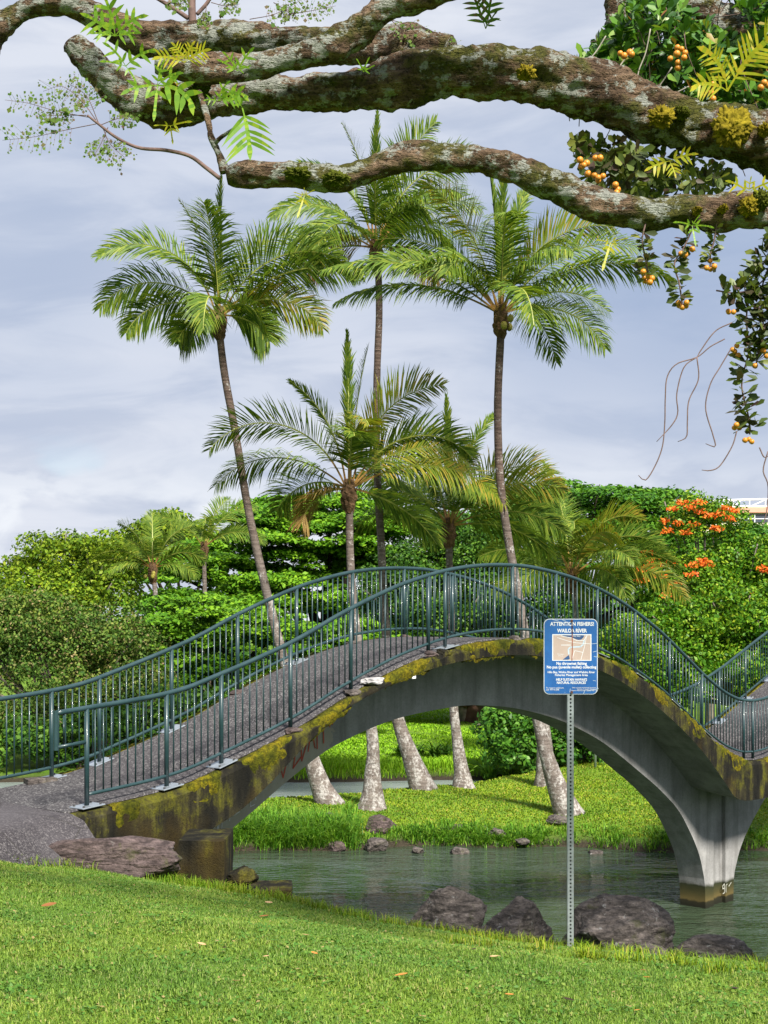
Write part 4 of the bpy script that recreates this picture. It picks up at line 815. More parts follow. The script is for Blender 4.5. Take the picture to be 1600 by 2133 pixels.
# ------------------------------------------------------------------ palms
def frond_geo(az, e0, L, droop, wid, rng, hang=0.5, nl=84, start=0.16, twist=0.0, curl=1.3):
    """verts (quads only) and material ids of one feather frond rooted at the origin"""
    N_ = 26; pts = []; tang = []; p = np.zeros(3); h = np.array([math.cos(az), math.sin(az), 0.0]); upv = np.array([0, 0, 1.0])
    for i in range(N_ + 1):
        tau = i / N_; el = e0 - droop * tau ** curl; t = h * math.cos(el) + upv * math.sin(el); pts.append(p.copy()); tang.append(t); p = p + t * L / N_
    pts = np.array(pts); tang = np.array(tang); side0 = np.array([-math.sin(az), math.cos(az), 0.0])
    V = []; I = []
    for i in range(N_):          # midrib: three-sided bar
        r0 = 0.030 * (1 - 0.85 * i / N_) + 0.004; r1 = 0.030 * (1 - 0.85 * (i + 1) / N_) + 0.004
        u0 = np.cross(side0, tang[i]) * -1; 
        for a, b in ((0, 1), (1, 2), (2, 0)):
            an = [R(90), R(210), R(330)]
            o0 = [side0 * math.cos(q) + (-u0) * math.sin(q) for q in (an[a], an[b])]
            V += [pts[i] + o0[0] * r0, pts[i] + o0[1] * r0, pts[i + 1] + o0[1] * r1, pts[i + 1] + o0[0] * r1]; I.append(1 if i > 4 else 2)
    for sg in (-1, 1):
        tau = start + (1 - start) * (np.arange(nl) + rng.random(nl) * 0.6) / nl; tau = np.clip(tau, 0, 0.999)
        for k in range(nl):
            x = tau[k] * N_; i = int(x); fr = x - i; b = pts[i] * (1 - fr) + pts[i + 1] * fr; t = tang[i]; nrm = np.cross(t, side0) 
            if nrm[2] < 0: nrm = -nrm
            if abs(t[2]) > 0.9: nrm = np.cross(t, side0); nrm = nrm if np.dot(nrm, -h) > 0 else -nrm
            ps = twist * min(1.0, tau[k] * 1.7); sT = side0 * math.cos(ps) + nrm * math.sin(ps); nrm = nrm * math.cos(ps) - side0 * math.sin(ps)
            lf = wid * (0.52 if hang < 0.19 else 1.0) * (0.42 + 0.58 * math.sin(math.pi * min(1, (tau[k] - start) / (1 - start) * 0.72 + 0.20)) ** 0.8) * (1 - 0.55 * max(0, tau[k] - 0.75) / 0.25) * rng.uniform(0.86, 1.08)
            a = R((34 + 36 * (1 - tau[k])) * (0.34 if hang < 0.15 else 0.6 if hang < 0.19 else 1.0) + rng.normal() * 6); rise = 0.26 * (1 - hang) - 0.10 * hang + rng.normal() * 0.08
            d = sT * sg * math.sin(a) + t * math.cos(a) + nrm * rise; d /= np.linalg.norm(d)
            g = np.array([0, 0, -1.0]) * hang * rng.uniform(0.8, 1.7)
            d2 = d + g * 0.45; d2 /= np.linalg.norm(d2); d3 = d + g * 1.15; d3 /= np.linalg.norm(d3)
            m1 = b + d * lf * 0.30; m2 = m1 + d2 * lf * 0.38; tip = m2 + d3 * lf * 0.32
            wv = np.cross(d, nrm); wv = wv / max(1e-6, np.linalg.norm(wv)) * 0.018 + nrm * 0.008
            V += [b - wv * 0.5, b + wv * 0.5, m1 + wv, m1 - wv, m1 - wv, m1 + wv, m2 + wv * 0.8, m2 - wv * 0.8, m2 - wv * 0.8, m2 + wv * 0.8, tip + wv * 0.06, tip - wv * 0.06]; I += [0, 0, 0]
    return np.array(V), I

def palm(label, trunk_px, d, fronds, seed, crown_px, base_r=0.30, top_r=0.098, group='coconut palms on the opposite bank', fill=8, Lm=3.3, wid=1.0, yellow=(), nuts=0, lean_d=0.0, trunk=True, nl=84):
    """trunk_px: (px,py,radius px or None) from the base up; fronds: (az deg, e0, L, droop, hang)"""
    fronds = [f_ if f_[4] < 0.18 else (f_[0], f_[1], f_[2] * 1.05, f_[3], f_[4]) for f_ in fronds]; rng = np.random.default_rng(seed); b = at(trunk_px[0][0], trunk_px[0][1], d); bz = gpt(b.x, b.y); root = empty('coconut_palm', (b.x, b.y, bz)); tag(root, label, 'palm tree', group)
    o = Vector((b.x, b.y, bz)); n = len(trunk_px)
    P = [at(q[0], q[1], d + lean_d * i / max(1, n - 1)) - o for i, q in enumerate(trunk_px)]; P[0].z = -0.25
    cv = catmull([tuple(p) for p in P], 46); hgt = np.linspace(0, 1, 46); rad = [top_r + (base_r * 0.82 - top_r) * math.exp(-h * 4.5) + base_r * 0.75 * math.exp(-h * 18) for h in hgt]
    disp = lambda i, an, p, nr, r: r * (0.05 * noise.noise(Vector(p) * 3.0) + 0.035 * noise.noise(Vector((p.x, p.y, p.z * 9))) + (0.10 * noise.noise(Vector(p) * 2.2 + Vector((7, 1, 2))) if i < 6 else 0))
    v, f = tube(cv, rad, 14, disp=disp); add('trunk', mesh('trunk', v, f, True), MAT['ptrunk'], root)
    cp = at(crown_px[0], crown_px[1], d + lean_d) - o
    # fibrous boot below the fronds
    bt = [tuple(cp + Vector((0, 0, z_))) for z_ in (-0.62, -0.45, -0.25, 0.0, 0.28)]
    v, f = tube(catmull(bt, 14), list(np.interp(np.linspace(0, 1, 14), [0, .25, .6, 1], [top_r * 1.05, top_r * 1.8, top_r * 2.0, top_r * 1.1])), 14, disp=lambda i, an, p, nr, r: r * (0.28 * noise.noise(Vector(p) * 8) + 0.18 * math.sin(an * 5 + i * 0.9)))
    add('leaf_base', mesh('leaf_base', v, f, False), MAT['boot'], root)
    fl = [tuple(q) for q in fronds]
    for k in range(fill):
        az = rng.uniform(20, 160) if k % 3 else rng.uniform(200, 340); fl.append((az, rng.uniform(12, 62), Lm * rng.uniform(0.85, 1.05), rng.uniform(55, 105), rng.uniform(0.4, 0.9)))
    for k, (az, e0, L, dr, hang) in enumerate(fl):
        tw_ = R(rng.uniform(48, 82)) * (1 if rng.random() < 0.5 else -1) * min(1.0, abs(math.cos(R(az))) * 1.3); V, I = frond_geo(R(az + rng.normal() * 6), R(e0), L, R(dr), wid * rng.uniform(0.9, 1.08), rng, hang * 0.85, nl, twist=tw_ * (0.5 if hang >= 0.85 else 1.0))
        off = Vector((math.cos(R(az)) * 0.07, math.sin(R(az)) * 0.07, 0.05))
        add('frond', mesh_np('frond', V, 4, I), [MAT['palmb'] if (k in yellow and k >= 11) else MAT['palmy'] if k in yellow else MAT['palm'], MAT['rachis'], MAT['petiole']], root, cp + off)
    for k in range(nuts):
        an = rng.random() * 6.28; lump('coconut', cp + Vector((math.cos(an) * 0.3, math.sin(an) * 0.25 - 0.1, -0.1 - 0.25 * rng.random())), (0.085, 0.085, 0.11), MAT['coconut'], root, seed + k, 0.08, 2, planes=0)
    # dry sheath strips hanging at the boot
    return root

palm('tall coconut palm at the left with a long bare leaning trunk', [(693, 1690), (655, 1600), (590, 1370), (545, 1190), (515, 1050), (490, 900), (468, 780), (457, 690)], 38.0,
     [(180, 72, 3.9, 112, 0.35), (178, 46, 3.5, 100, 0.75), (170, 30, 2.7, 95, 0.8), (80, 93, 3.7, 12, 0.12), (150, 84, 3.3, 35, 0.2), (20, 78, 3.5, 80, 0.45), (-5, 62, 3.7, 95, 0.4), (0, 44, 3.9, 70, 0.8), (5, 34, 2.9, 95, 0.6), (-60, 20, 1.9, 85, 0.7), (-15, -5, 1.5, 60, 0.7), (200, -10, 1.3, 60, 0.7), (265, 80, 3.0, 60, 0.5)], 301, (457, 660), yellow=(4, 8), fill=3)
palm('tallest coconut palm in the middle, its crown crossed by the overhanging branch', [(888, 1664), (850, 1560), (825, 1480), (805, 1330), (795, 1150), (785, 960), (785, 800), (790, 650), (788, 560)], 41.0,
     [(180, 80, 3.9, 105, 0.2), (185, 58, 3.3, 100, 0.7), (175, 35, 2.6, 90, 0.8), (90, 92, 4.0, 14, 0.12), (150, 86, 3.8, 30, 0.2), (20, 82, 4.0, 40, 0.25), (5, 76, 4.2, 88, 0.3), (0, 60, 3.4, 95, 0.6), (10, 40, 3.2, 80, 0.8), (-90, 70, 3.4, 95, 0.7), (-60, 50, 3.0, 110, 0.8), (200, 5, 2.2, 70, 0.8), (-30, 0, 2.2, 80, 0.8)], 302, (783, 520), yellow=(11, 12), fill=5, Lm=3.6)
palm('tall coconut palm at the right with a straight dark trunk', [(1192, 1702), (1150, 1610), (1120, 1490), (1085, 1270), (1060, 1130), (1042, 1000), (1037, 850), (1043, 700)], 36.8,
     [(178, 38, 4.6, 62, 0.95), (182, 52, 4.0, 95, 0.5), (175, 62, 3.9, 70, 0.4), (165, 78, 3.9, 40, 0.25), (120, 88, 4.0, 12, 0.15), (90, 84, 4.3, 14, 0.15), (50, 82, 3.9, 30, 0.2), (15, 72, 4.0, 82, 0.35), (0, 56, 4.0, 75, 0.7), (2, 42, 4.5, 80, 0.9), (8, 18, 3.0, 85, 0.75), (-85, 74, 3.4, 95, 0.7), (-120, 55, 3.0, 110, 0.8), (-50, 60, 3.2, 100, 0.8), (178, 30, 4.2, 60, 0.95)], 303, (1043, 655), yellow=(3, 7), fill=4, Lm=3.8, wid=1.02, nuts=4)
palm('young coconut palm in the middle foreground of the grove, low spreading crown', [(775, 1696), (776, 1620), (775, 1530), (748, 1350), (734, 1230), (729, 1140), (728, 1050)], 37.4,
     [(180, 66, 4.3, 125, 0.25), (184, 40, 3.7, 95, 0.85), (160, 82, 3.2, 50, 0.2), (100, 92, 4.1, 10, 0.12), (60, 86, 3.7, 18, 0.2), (20, 78, 4.0, 75, 0.25), (0, 62, 3.7, 115, 0.3), (5, 50, 3.6, 100, 0.5), (-6, 28, 4.2, 85, 0.75), (-12, -15, 2.6, 45, 0.5), (-80, 80, 3.0, 120, 0.5), (200, -8, 1.6, 70, 0.7), (30, 40, 3.2, 85, 0.7)], 304, (727, 1020), yellow=(5, 7, 8, 10, 11), fill=2, Lm=3.3, wid=1.02, base_r=0.34)
palm('young coconut palm behind, between the short middle palm and the right trunk', [(968, 1662), (955, 1560), (945, 1470), (940, 1300), (937, 1200), (935, 1120)], 41.5,
     [(182, 26, 3.0, 75, 0.85), (165, 60, 3.2, 80, 0.6), (95, 91, 3.8, 12, 0.15), (40, 80, 3.9, 45, 0.2), (15, 66, 3.7, 95, 0.4), (-5, 50, 3.5, 80, 0.6), (0, 25, 3.4, 70, 0.8), (150, 80, 3.2, 40, 0.3), (-70, 60, 2.6, 100, 0.7), (230, 50, 2.6, 95, 0.8), (8, 8, 3.0, 60, 0.85)], 305, (935, 1098), yellow=(4, 5), fill=3, Lm=3.4, wid=1.02)
palm('small far coconut palm among the left trees, feathery crown', [(330, 1480), (328, 1330), (322, 1215)], 60.0,
     [(180, 45, 2.7, 95, 0.6), (185, 25, 2.9, 70, 0.8), (150, 72, 2.6, 60, 0.3), (100, 85, 2.6, 45, 0.3), (30, 72, 2.7, 70, 0.3), (0, 48, 2.3, 100, 0.6), (5, 20, 1.9, 80, 0.8), (-80, 70, 2.3, 100, 0.6)], 306, (318, 1185), fill=3, Lm=2.5, group='far palms', wid=0.72, nuts=5, nl=56)
palm('pale far palm crown behind the small left palm', [(430, 1450), (428, 1300), (425, 1160)], 68.0,
     [(180, 60, 3.2, 90, 0.5), (60, 75, 3.0, 55, 0.4), (10, 70, 3.2, 80, 0.4), (0, 40, 3.0, 90, 0.6), (-80, 60, 3.0, 100, 0.6)], 307, (425, 1140), fill=2, wid=0.75, Lm=2.6, group='far palms', nl=56)
palm('bushy windblown palm right of the tall right trunk, its trunk hidden', [(1215, 1540), (1205, 1350), (1195, 1225)], 49.0,
     [(175, 72, 3.6, 40, 0.4), (120, 84, 4.2, 40, 0.3), (90, 78, 3.8, 60, 0.4), (30, 72, 3.9, 95, 0.3), (10, 58, 3.7, 105, 0.3), (0, 38, 3.9, 85, 0.5), (-6, 20, 4.0, 80, 0.6), (182, 40, 3.2, 70, 0.8), (-90, 75, 3.4, 115, 0.4), (-60, 60, 3.4, 100, 0.5), (-120, 55, 3.0, 100, 0.6), (185, 10, 2.6, 60, 0.8)], 308, (1190, 1200), fill=8, group='far palms', yellow=(3, 6, 9), wid=0.85)
# old palm stub behind the leaning right trunk
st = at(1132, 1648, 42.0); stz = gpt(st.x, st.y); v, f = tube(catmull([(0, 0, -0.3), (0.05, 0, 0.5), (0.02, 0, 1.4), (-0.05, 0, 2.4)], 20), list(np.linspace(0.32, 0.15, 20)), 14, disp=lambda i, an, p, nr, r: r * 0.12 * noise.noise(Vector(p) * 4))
sroot = empty('palm_stump', (st.x, st.y, stz)); tag(sroot, 'short leafless palm stump just left of the leaning right trunk', 'tree stump'); add('trunk', mesh('trunk', v, f, True), MAT['ptrunk'], sroot)

# ------------------------------------------------------------------ grasses
def blades(P, h, w, lean, rng, segs=1):
    n = len(P); an = rng.random(n) * 2 * math.pi; d = np.c_[np.cos(an), np.sin(an), np.zeros(n)]; sd = np.c_[-d[:, 1], d[:, 0], np.zeros(n)]
    h = np.asarray(h).reshape(-1, 1); w = np.asarray(w).reshape(-1, 1) * 0.5; le = (lean * (0.3 + rng.random(n))).reshape(-1, 1)
    mid = P + np.array([0, 0, 1]) * h * 0.6 + d * h * le * 0.35; tip = P + np.array([0, 0, 1]) * h * (1 - 0.45 * np.minimum(1, le)) + d * h * le
    v = np.empty((n, 2, 4, 3)); v[:, 0, 0] = P - sd * w; v[:, 0, 1] = P + sd * w; v[:, 0, 2] = mid + sd * w * 0.8; v[:, 0, 3] = mid - sd * w * 0.8
    v[:, 1, 0] = v[:, 0, 3]; v[:, 1, 1] = v[:, 0, 2]; v[:, 1, 2] = tip + sd * w * 0.1; v[:, 1, 3] = tip - sd * w * 0.1
    return v.reshape(-1, 3)
def weld_mesh(name, v):
    """two quads per blade share vertices so a blade is one island"""
    n = len(v) // 8; vv = v.reshape(n, 8, 3); co = np.concatenate([vv[:, :4], vv[:, 6:7]], axis=1).reshape(-1, 3); base = (np.arange(n) * 5)[:, None]
    li = (base + np.array([[0, 1, 2, 3, 3, 2, 4]])).astype(np.int32).ravel(); ls = (np.arange(n, dtype=np.int32) * 7)[:, None] + np.array([[0, 4]], dtype=np.int32)
    me = bpy.data.meshes.new(name); me.vertices.add(len(co)); me.vertices.foreach_set('co', np.ascontiguousarray(co, dtype=np.float32).ravel())
    me.loops.add(len(li)); me.loops.foreach_set('vertex_index', li); me.polygons.add(2 * n); me.polygons.foreach_set('loop_start', ls.ravel().astype(np.int32)); me.update(calc_edges=True); return me
def fan_points(n, d0, d1, rng, px0=-60, px1=1660, power=1.0):
    d = d0 + (d1 - d0) * rng.random(n) ** power; px = px0 + (px1 - px0) * rng.random(n); X = (px - 800) * d / FPX; return X, d
rng = np.random.default_rng(5)
X, Y = fan_points(330000, 5.9, 16.2, rng, power=0.9)
S_ = (X - P0[0]) * U[0] + (Y - P0[1]) * U[1]; T_ = (X - P0[0]) * Pv[0] + (Y - P0[1]) * Pv[1]
ok = (T_ < -0.62) & (S_ < 1.6) & (gz(X, Y) > 1.9) & ~((S_ < -0.9) & (T_ > -0.7 - 0.25 * np.clip(-S_ - 0.9, 0, 3.1)))
X, Y = X[ok], Y[ok]
patch = np.array([noise.noise((x * 1.3, y * 1.3, 0)) for x, y in zip(X[::1], Y[::1])]) if len(X) < 400000 else 0
h = 0.028 * (0.55 + 0.9 * rng.random(len(X))) * (1 + 0.45 * np.clip(patch, -0.4, 1))
tag(add('lawn_grass', weld_mesh('lawn_grass', blades(np.c_[X, Y, gz(X, Y) - 0.004], h, 0.0048 * (0.7 + 0.6 * rng.random(len(X))), 0.95, rng)), MAT['grass']), 'short mown lawn grass on the near bank', 'grass', None, 'stuff')
Xw, Yw = fan_points(520, 6.0, 14.5, rng); okw = ((Xw - P0[0]) * Pv[0] + (Yw - P0[1]) * Pv[1] < -1.0) & ((Xw - P0[0]) * U[0] + (Yw - P0[1]) * U[1] < 0.3); Xw, Yw = Xw[okw], Yw[okw]; cw = []; nw_ = []
for x_, y_ in zip(Xw, Yw):
    m = int(rng.integers(10, 30)); r_ = rng.uniform(0.03, 0.13); p_ = rng.normal(size=(m, 2)) * r_; cw.append(np.c_[x_ + p_[:, 0], y_ + p_[:, 1], gz(x_ + p_[:, 0], y_ + p_[:, 1]) + 0.018 + 0.014 * rng.random(m)]); nw_.append(unit(np.c_[rng.normal(size=(m, 2)) * 0.5, np.ones(m)]))
cw = np.concatenate(cw); nw_ = np.concatenate(nw_)
tag(add('lawn_clover', mesh_np('lawn_clover', leaf_quads(cw, nw_, 0.016 + 0.016 * rng.random(len(cw)), 0.012 + 0.008 * rng.random(len(cw)), rng), 4), leaf_mat('clover_leaf', [(0.0, (0.05, 0.13, 0.02)), (0.6, (0.09, 0.20, 0.03)), (0.9, (0.16, 0.24, 0.04)), (1.0, (0.30, 0.22, 0.10))], 0.25, 0.5)), 'patches of clover and broad leaved weeds among the lawn grass', 'weeds', None, 'stuff')
# longer, seedy tufts along the edge of the bank and the path
pts = []
for k in range(900):
    t = rng.uniform(-9.5, -0.55); off = np.interp(t, [-9, -7.6, -6.1, -4.8, -3, 0], [1.2, 0.85, 0.25, 0.0, 0.05, 0.05]); s = off + rng.normal() * 0.14 + 0.12
    c = bworld(s, t, 0); m = int(rng.integers(5, 14)); pts.append(np.c_[c.x + rng.normal(size=m) * 0.03, c.y + rng.normal(size=m) * 0.03])
for k in range(130):
    s = rng.uniform(-1.5, 0.6); t = -0.72 + rng.normal() * 0.09 - 0.12 * max(0, -s - 0.6); c = bworld(s, t, 0); m = int(rng.integers(5, 12)); pts.append(np.c_[c.x + rng.normal(size=m) * 0.03, c.y + rng.normal(size=m) * 0.03])
for (px, py, n_) in ((945, 1965, 8), (1010, 1968, 8), (1120, 1975, 8), (1210, 1992, 14), (1240, 1996, 14), (1310, 2000, 10), (1390, 2000, 10), (1420, 2008, 10), (1500, 2022, 12), (1580, 2022, 12)):
    for _ in range(n_):
        c = hit(px + rng.normal() * 14, py + 6, 6, 15)
        if c is None: continue
        m = int(rng.integers(6, 12)); pts.append(np.c_[c.x + rng.normal(size=m) * 0.03, c.y + rng.normal(size=m) * 0.03])
for (px, py, n_) in ((250, 1800, 16), (330, 1802, 26), (370, 1806, 30), (410, 1812, 34), (450, 1818, 30), (490, 1832, 24), (530, 1850, 16), (580, 1866, 12), (100, 1792, 14), (170, 1796, 14)):
    for _ in range(n_):
        c = hit(px + rng.normal() * 22, py + rng.normal() * 3, 6, 17)
        if c is None: continue
        m = int(rng.integers(5, 10)); pts.append(np.c_[c.x + rng.normal(size=m) * 0.03, c.y + rng.normal(size=m) * 0.03])
pts = np.concatenate(pts); z = gz(pts[:, 0], pts[:, 1])
tag(add('edge_grass', weld_mesh('edge_grass', blades(np.c_[pts, z - 0.01], 0.06 + 0.11 * rng.random(len(pts)) ** 1.6, 0.006 + 0 * z, 0.8, rng)), MAT['bankgrass']), 'longer unmown grass along the edge of the near bank', 'grass', None, 'stuff')
# opposite bank turf
X, Y = fan_points(120000, 32.8, 50, rng, 430, 1720); Z = gz(X, Y); ok = Z > 0.20 + 0.06 * rng.random(len(X)); X, Y, Z = X[ok], Y[ok], Z[ok]
tag(add('bank_turf', weld_mesh('bank_turf', blades(np.c_[X, Y, Z - 0.01], 0.035 + 0.05 * rng.random(len(X)), 0.030 + 0 * X, 0.9, rng)), MAT['bankgrass']), 'yellowish turf covering the opposite bank', 'grass', None, 'stuff')
# tall reeds at the waterline
pts = []
for k in range(1500):
    px = rng.uniform(430, 1720); dens = 1.0 if px < 740 else (0.55 if 850 < px < 1150 else 0.16)
    if rng.random() > dens: continue
    for dd in np.arange(31.5, 36, 0.05):
        if gz((px - 800) * dd / FPX, dd) > 0.02: break
    dd += abs(rng.normal()) * (1.0 if px < 740 else 0.35); x = (px - 800) * dd / FPX; m = 16
    pts.append(np.c_[x + rng.normal(size=m) * 0.08, dd + rng.normal(size=m) * 0.08, np.full(m, (0.56 if px < 740 else 0.30) * rng.uniform(0.6, 1.2))])
pts = np.concatenate(pts); z = gz(pts[:, 0], pts[:, 1])
tag(add('waterside_grass', weld_mesh('waterside_grass', blades(np.c_[pts[:, :2], z - 0.03], pts[:, 2] * (0.6 + 0.6 * rng.random(len(pts))), 0.022 + 0 * z, 1.15, rng)), MAT['reeds']), 'tall bright green grass arching over the waterline of the opposite bank', 'grass', None, 'stuff')
# far lawn beyond the pond
X, Y = fan_points(62000, 47, 100, rng, 380, 1100, 1.4); Z = gz(X, Y); ok = Z > 0.08; X, Y, Z = X[ok], Y[ok], Z[ok]
tag(add('far_lawn_grass', weld_mesh('far_lawn_grass', blades(np.c_[X, Y, Z - 0.01], np.where(Y < 50.5, 0.30, 0.09) * (0.6 + 0.7 * rng.random(len(X))), np.where(Y < 50.5, 0.03, 0.06), 0.7, rng)), MAT['farlawn']), 'sunlit lawn beyond the pond seen through the arch', 'grass', None, 'stuff')

# fallen leaves, one by one
def fallen(px, py, size, mat, label, k):
    c = hit(px, py, 5, 16); rr = random.Random(900 + k); L = size * c.y / FPX; w_ = L * 0.42; V = []; n = 7
    for i in range(n):
        t = i / (n - 1); wd = w_ * math.sin(math.pi * min(1, t * 0.96 + 0.02)) ** 0.7; x = (t - 0.5) * L; zz = L * (0.25 * (t - 0.5) ** 2 + 0.04)
        V += [(x, -wd * 0.5, zz + wd * 0.22), (x, 0, zz), (x, wd * 0.5, zz + wd * 0.18)]
    F = []
    for i in range(n - 1):
        for j in range(2): F.append((i * 3 + j, i * 3 + j + 1, i * 3 + j + 4, i * 3 + j + 3))
    o = add('fallen_leaf', mesh('fallen_leaf', V, F, True), mat, None, c + Vector((0, 0, 0.027))); o.rotation_euler = (rr.uniform(-.25, .25) + 0.15, rr.uniform(-.2, .2), rr.uniform(-0.9, 0.9)); tag(o, label, 'leaf', 'dry leaves fallen on the lawn')
for k, (px, py, sz, m_, lb) in enumerate([
    (102, 1895, 34, 'brownleaf', 'curled brown fallen leaf at the far left of the lawn'), (550, 1917, 22, 'brownleaf', 'brown fallen leaf on the lawn below the flat mossy slab'), (560, 1887, 18, 'dryleaf', 'small tan fallen leaf nearest the flat mossy slab'),
    (636, 1957, 18, 'dryleaf', 'tan fallen leaf on the lawn, rightmost of the left half'), (420, 1977, 22, 'dryleaf', 'pale tan fallen leaf standing out left of the lawn middle'), (468, 1984, 12, 'blackleaf', 'tiny black fallen leaf right beside the pale tan one'),
    (492, 2056, 22, 'dryleaf', 'tan fallen leaf low on the lawn, left of centre'), (555, 2003, 18, 'dryleaf', 'thin tan fallen leaf between the other tan leaves'), (655, 1996, 18, 'orangeleaf', 'thin reddish fallen leaf on the lawn near the middle'), (836, 2044, 34, 'orangeleaf', 'orange fallen leaf on the lawn left of the sign post'),
    (1029, 2003, 20, 'dryleaf', 'pale fallen leaf on the lawn below the pointed boulder'), (1061, 2085, 26, 'orangeleaf', 'slim orange fallen leaf at the bottom left of the sign post'), (1184, 2095, 26, 'blackleaf', 'black curled fallen leaf straight below the sign post'),
    (1327, 2117, 16, 'orangeleaf', 'small orange fallen leaf at the bottom edge right of the sign post'), (1348, 2047, 20, 'orangeleaf', 'rust orange fallen leaf right of the sign post'), (1340, 2031, 14, 'brownleaf', 'small brown fallen leaf in front of the low grey boulder'), (1531, 2071, 30, 'blackleaf', 'dark fallen leaf at the far right of the lawn'), (987, 1987, 14, 'blackleaf', 'tiny dark fallen leaf below the left boulder')]):
    fallen(px, py, sz * 0.95, MAT[m_], lb, k)

# ------------------------------------------------------------------ notice sign
sd_ = 11.7; kS = sd_ / FPX; sb = at(1188, 2000, sd_); sz0 = gpt(sb.x, sb.y)
sign = empty('notice_sign', (sb.x, sb.y, sz0)); tag(sign, 'blue fishing notice with white lettering and a small map on a perforated steel post', 'sign')
steel = plain('galvanised_post', (0.34, 0.37, 0.40), 0.4, 0.5, 0.25, 15, 0.55, 0.15)
zpan0 = EYE - (1446 - YH) * kS - sz0; zpan1 = EYE - (1289 - YH) * kS - sz0
# square tube with a row of real holes in front and back
def perforated(name, w, z0, z1, pitch, r):
    V = []; F = []; n = int((z1 - z0) / pitch); hw = w / 2
    for face in (-1, 1):
        for i in range(n):
            a = z0 + i * pitch; b = a + pitch; c = (a + b) / 2; k = len(V)
            ring = [(hw, a), (hw, c), (hw, b), (0, b), (-hw, b), (-hw, c), (-hw, a), (0, a)]; an = [-45, 0, 45, 90, 135, 180, 225, 270]
            V += [(x, face * hw, z) for x, z in ring]; V += [(r * math.cos(R(q)), face * hw, c + r * math.sin(R(q))) for q in an]; V += [(r * math.cos(R(q)), face * (hw - 0.003), c + r * math.sin(R(q))) for q in an]
            for j in range(8):
                j2 = (j + 1) % 8; q1 = (k + j, k + j2, k + 8 + j2, k + 8 + j); q2 = (k + 8 + j, k + 8 + j2, k + 16 + j2, k + 16 + j)
                F += [q1, q2] if face < 0 else [q1[::-1], q2[::-1]]
    zt = z0 + n * pitch
    for sx in (-1, 1):
        k = len(V); V += [(sx * hw, -hw, z0), (sx * hw, hw, z0), (sx * hw, hw, zt), (sx * hw, -hw, zt)]; F.append((k, k + 1, k + 2, k + 3) if sx > 0 else (k + 3, k + 2, k + 1, k))
    k = len(V); V += [(0, 0.002, z0), (0, 0.002, zt), (hw - .002, 0.002, zt), (hw - .002, 0.002, z0), (-hw + .002, 0.002, z0), (-hw + .002, 0.002, zt)]; F += [(k, k + 1, k + 2, k + 3), (k, k + 1, k + 5, k + 4)]  # near-black sheet in the hollow, painted shade behind the holes
    return mesh(name, V, F, False, [0] * (len(F) - 2) + [1, 1])
add('post', perforated('post', 0.050, -0.25, zpan1 - 0.01, 0.0305, 0.0085), [steel, plain('post_hole_shade', (0.02, 0.02, 0.02), 0.9)], sign)
def n_panel():
    n = NT('blue_sign_enamel'); a = n.noise(6, 4, 0.6); sc = n.noise(40, 3, 0.7, n.vec((1, 1, 0.35)))
    c = n.ramp(a, [(0.35, (0.010, 0.070, 0.24)), (0.65, (0.016, 0.100, 0.31))]); c = n.mix(n.ramp(sc, [(0.70, 0.0), (0.74, 0.8)]), c, (0.25, 0.36, 0.50)); return n.done(n.bsdf(c, 0.35, None, 0.5))
PWd, PH = 112 * kS, 157 * kS
def rrect(w, h, r, z0, seg=6):
    pts = []
    for (cx, cz, a0) in ((w / 2 - r, h / 2 - r, 0), (-w / 2 + r, h / 2 - r, 90), (-w / 2 + r, -h / 2 + r, 180), (w / 2 - r, -h / 2 + r, 270)):
        for j in range(seg + 1): q = R(a0 + 90 * j / seg); pts.append((cx + r * math.cos(q), cz + r * math.sin(q) + z0))
    return pts
def plate_prism(name, outline, y0, y1, mat, parent):
    n = len(outline); V = [(x, y0, z) for x, z in outline] + [(x, y1, z) for x, z in outline]
    F = [tuple(range(n))[::-1], tuple(range(n, 2 * n))] + [(i, (i + 1) % n, n + (i + 1) % n, n + i) for i in range(n)]
    return add(name, mesh(name, V, F), mat, parent)
zc_ = (zpan0 + zpan1) / 2; yF = -0.034
panel = plate_prism('panel', rrect(PWd, PH, 0.045, zc_), yF + 0.004, yF + 0.007, plain('white_edge', (0.50, 0.53, 0.57), 0.4, 0.4, 0.08), sign)
plate_prism('blue_face', rrect(PWd - 0.011, PH - 0.011, 0.040, zc_), yF + 0.0015, yF + 0.0039, n_panel(), panel)
white = plain('sign_white', (0.55, 0.57, 0.60), 0.5, 0.4, 0.06)
def spx(px, py):      # photo pixel on the sign -> local x,z
    return (px - 1188) * kS, EYE - (py - YH) * kS - sz0
def text(s, px, py, hpx, wpx, align='CENTER', bold=0.0):
    cu = bpy.data.curves.new('lettering', 'FONT'); cu.body = s; cu.align_x = align; cu.align_y = 'CENTER'; cu.size = hpx * kS * 1.36; cu.fill_mode = 'FRONT'; cu.offset = bold * hpx * kS
    o = bpy.data.objects.new('lettering', cu); COL.objects.link(o); o.parent = panel; x, z = spx(px, py); o.location = (x, yF + 0.0003, z); o.rotation_euler = (R(90), 0, 0); cu.materials.append(white)
    bpy.context.view_layer.update(); w = o.dimensions.x
    if w > 0: o.scale.x = wpx * kS / w
    me = bpy.data.meshes.new_from_object(o.evaluated_get(bpy.context.evaluated_depsgraph_get())); loc, sc_ = o.location.copy(), o.scale.copy()
    bpy.data.objects.remove(o); o = bpy.data.objects.new('lettering', me); COL.objects.link(o); o.parent = panel; o.location = loc; o.scale = sc_; o.rotation_euler = (R(90), 0, 0)
    if not me.materials: me.materials.append(white)
    return o
text('ATTENTION FISHERS!', 1191, 1300, 8.0, 91, bold=0.045); text('WAILOA RIVER', 1190.5, 1314, 7.8, 62, bold=0.045)
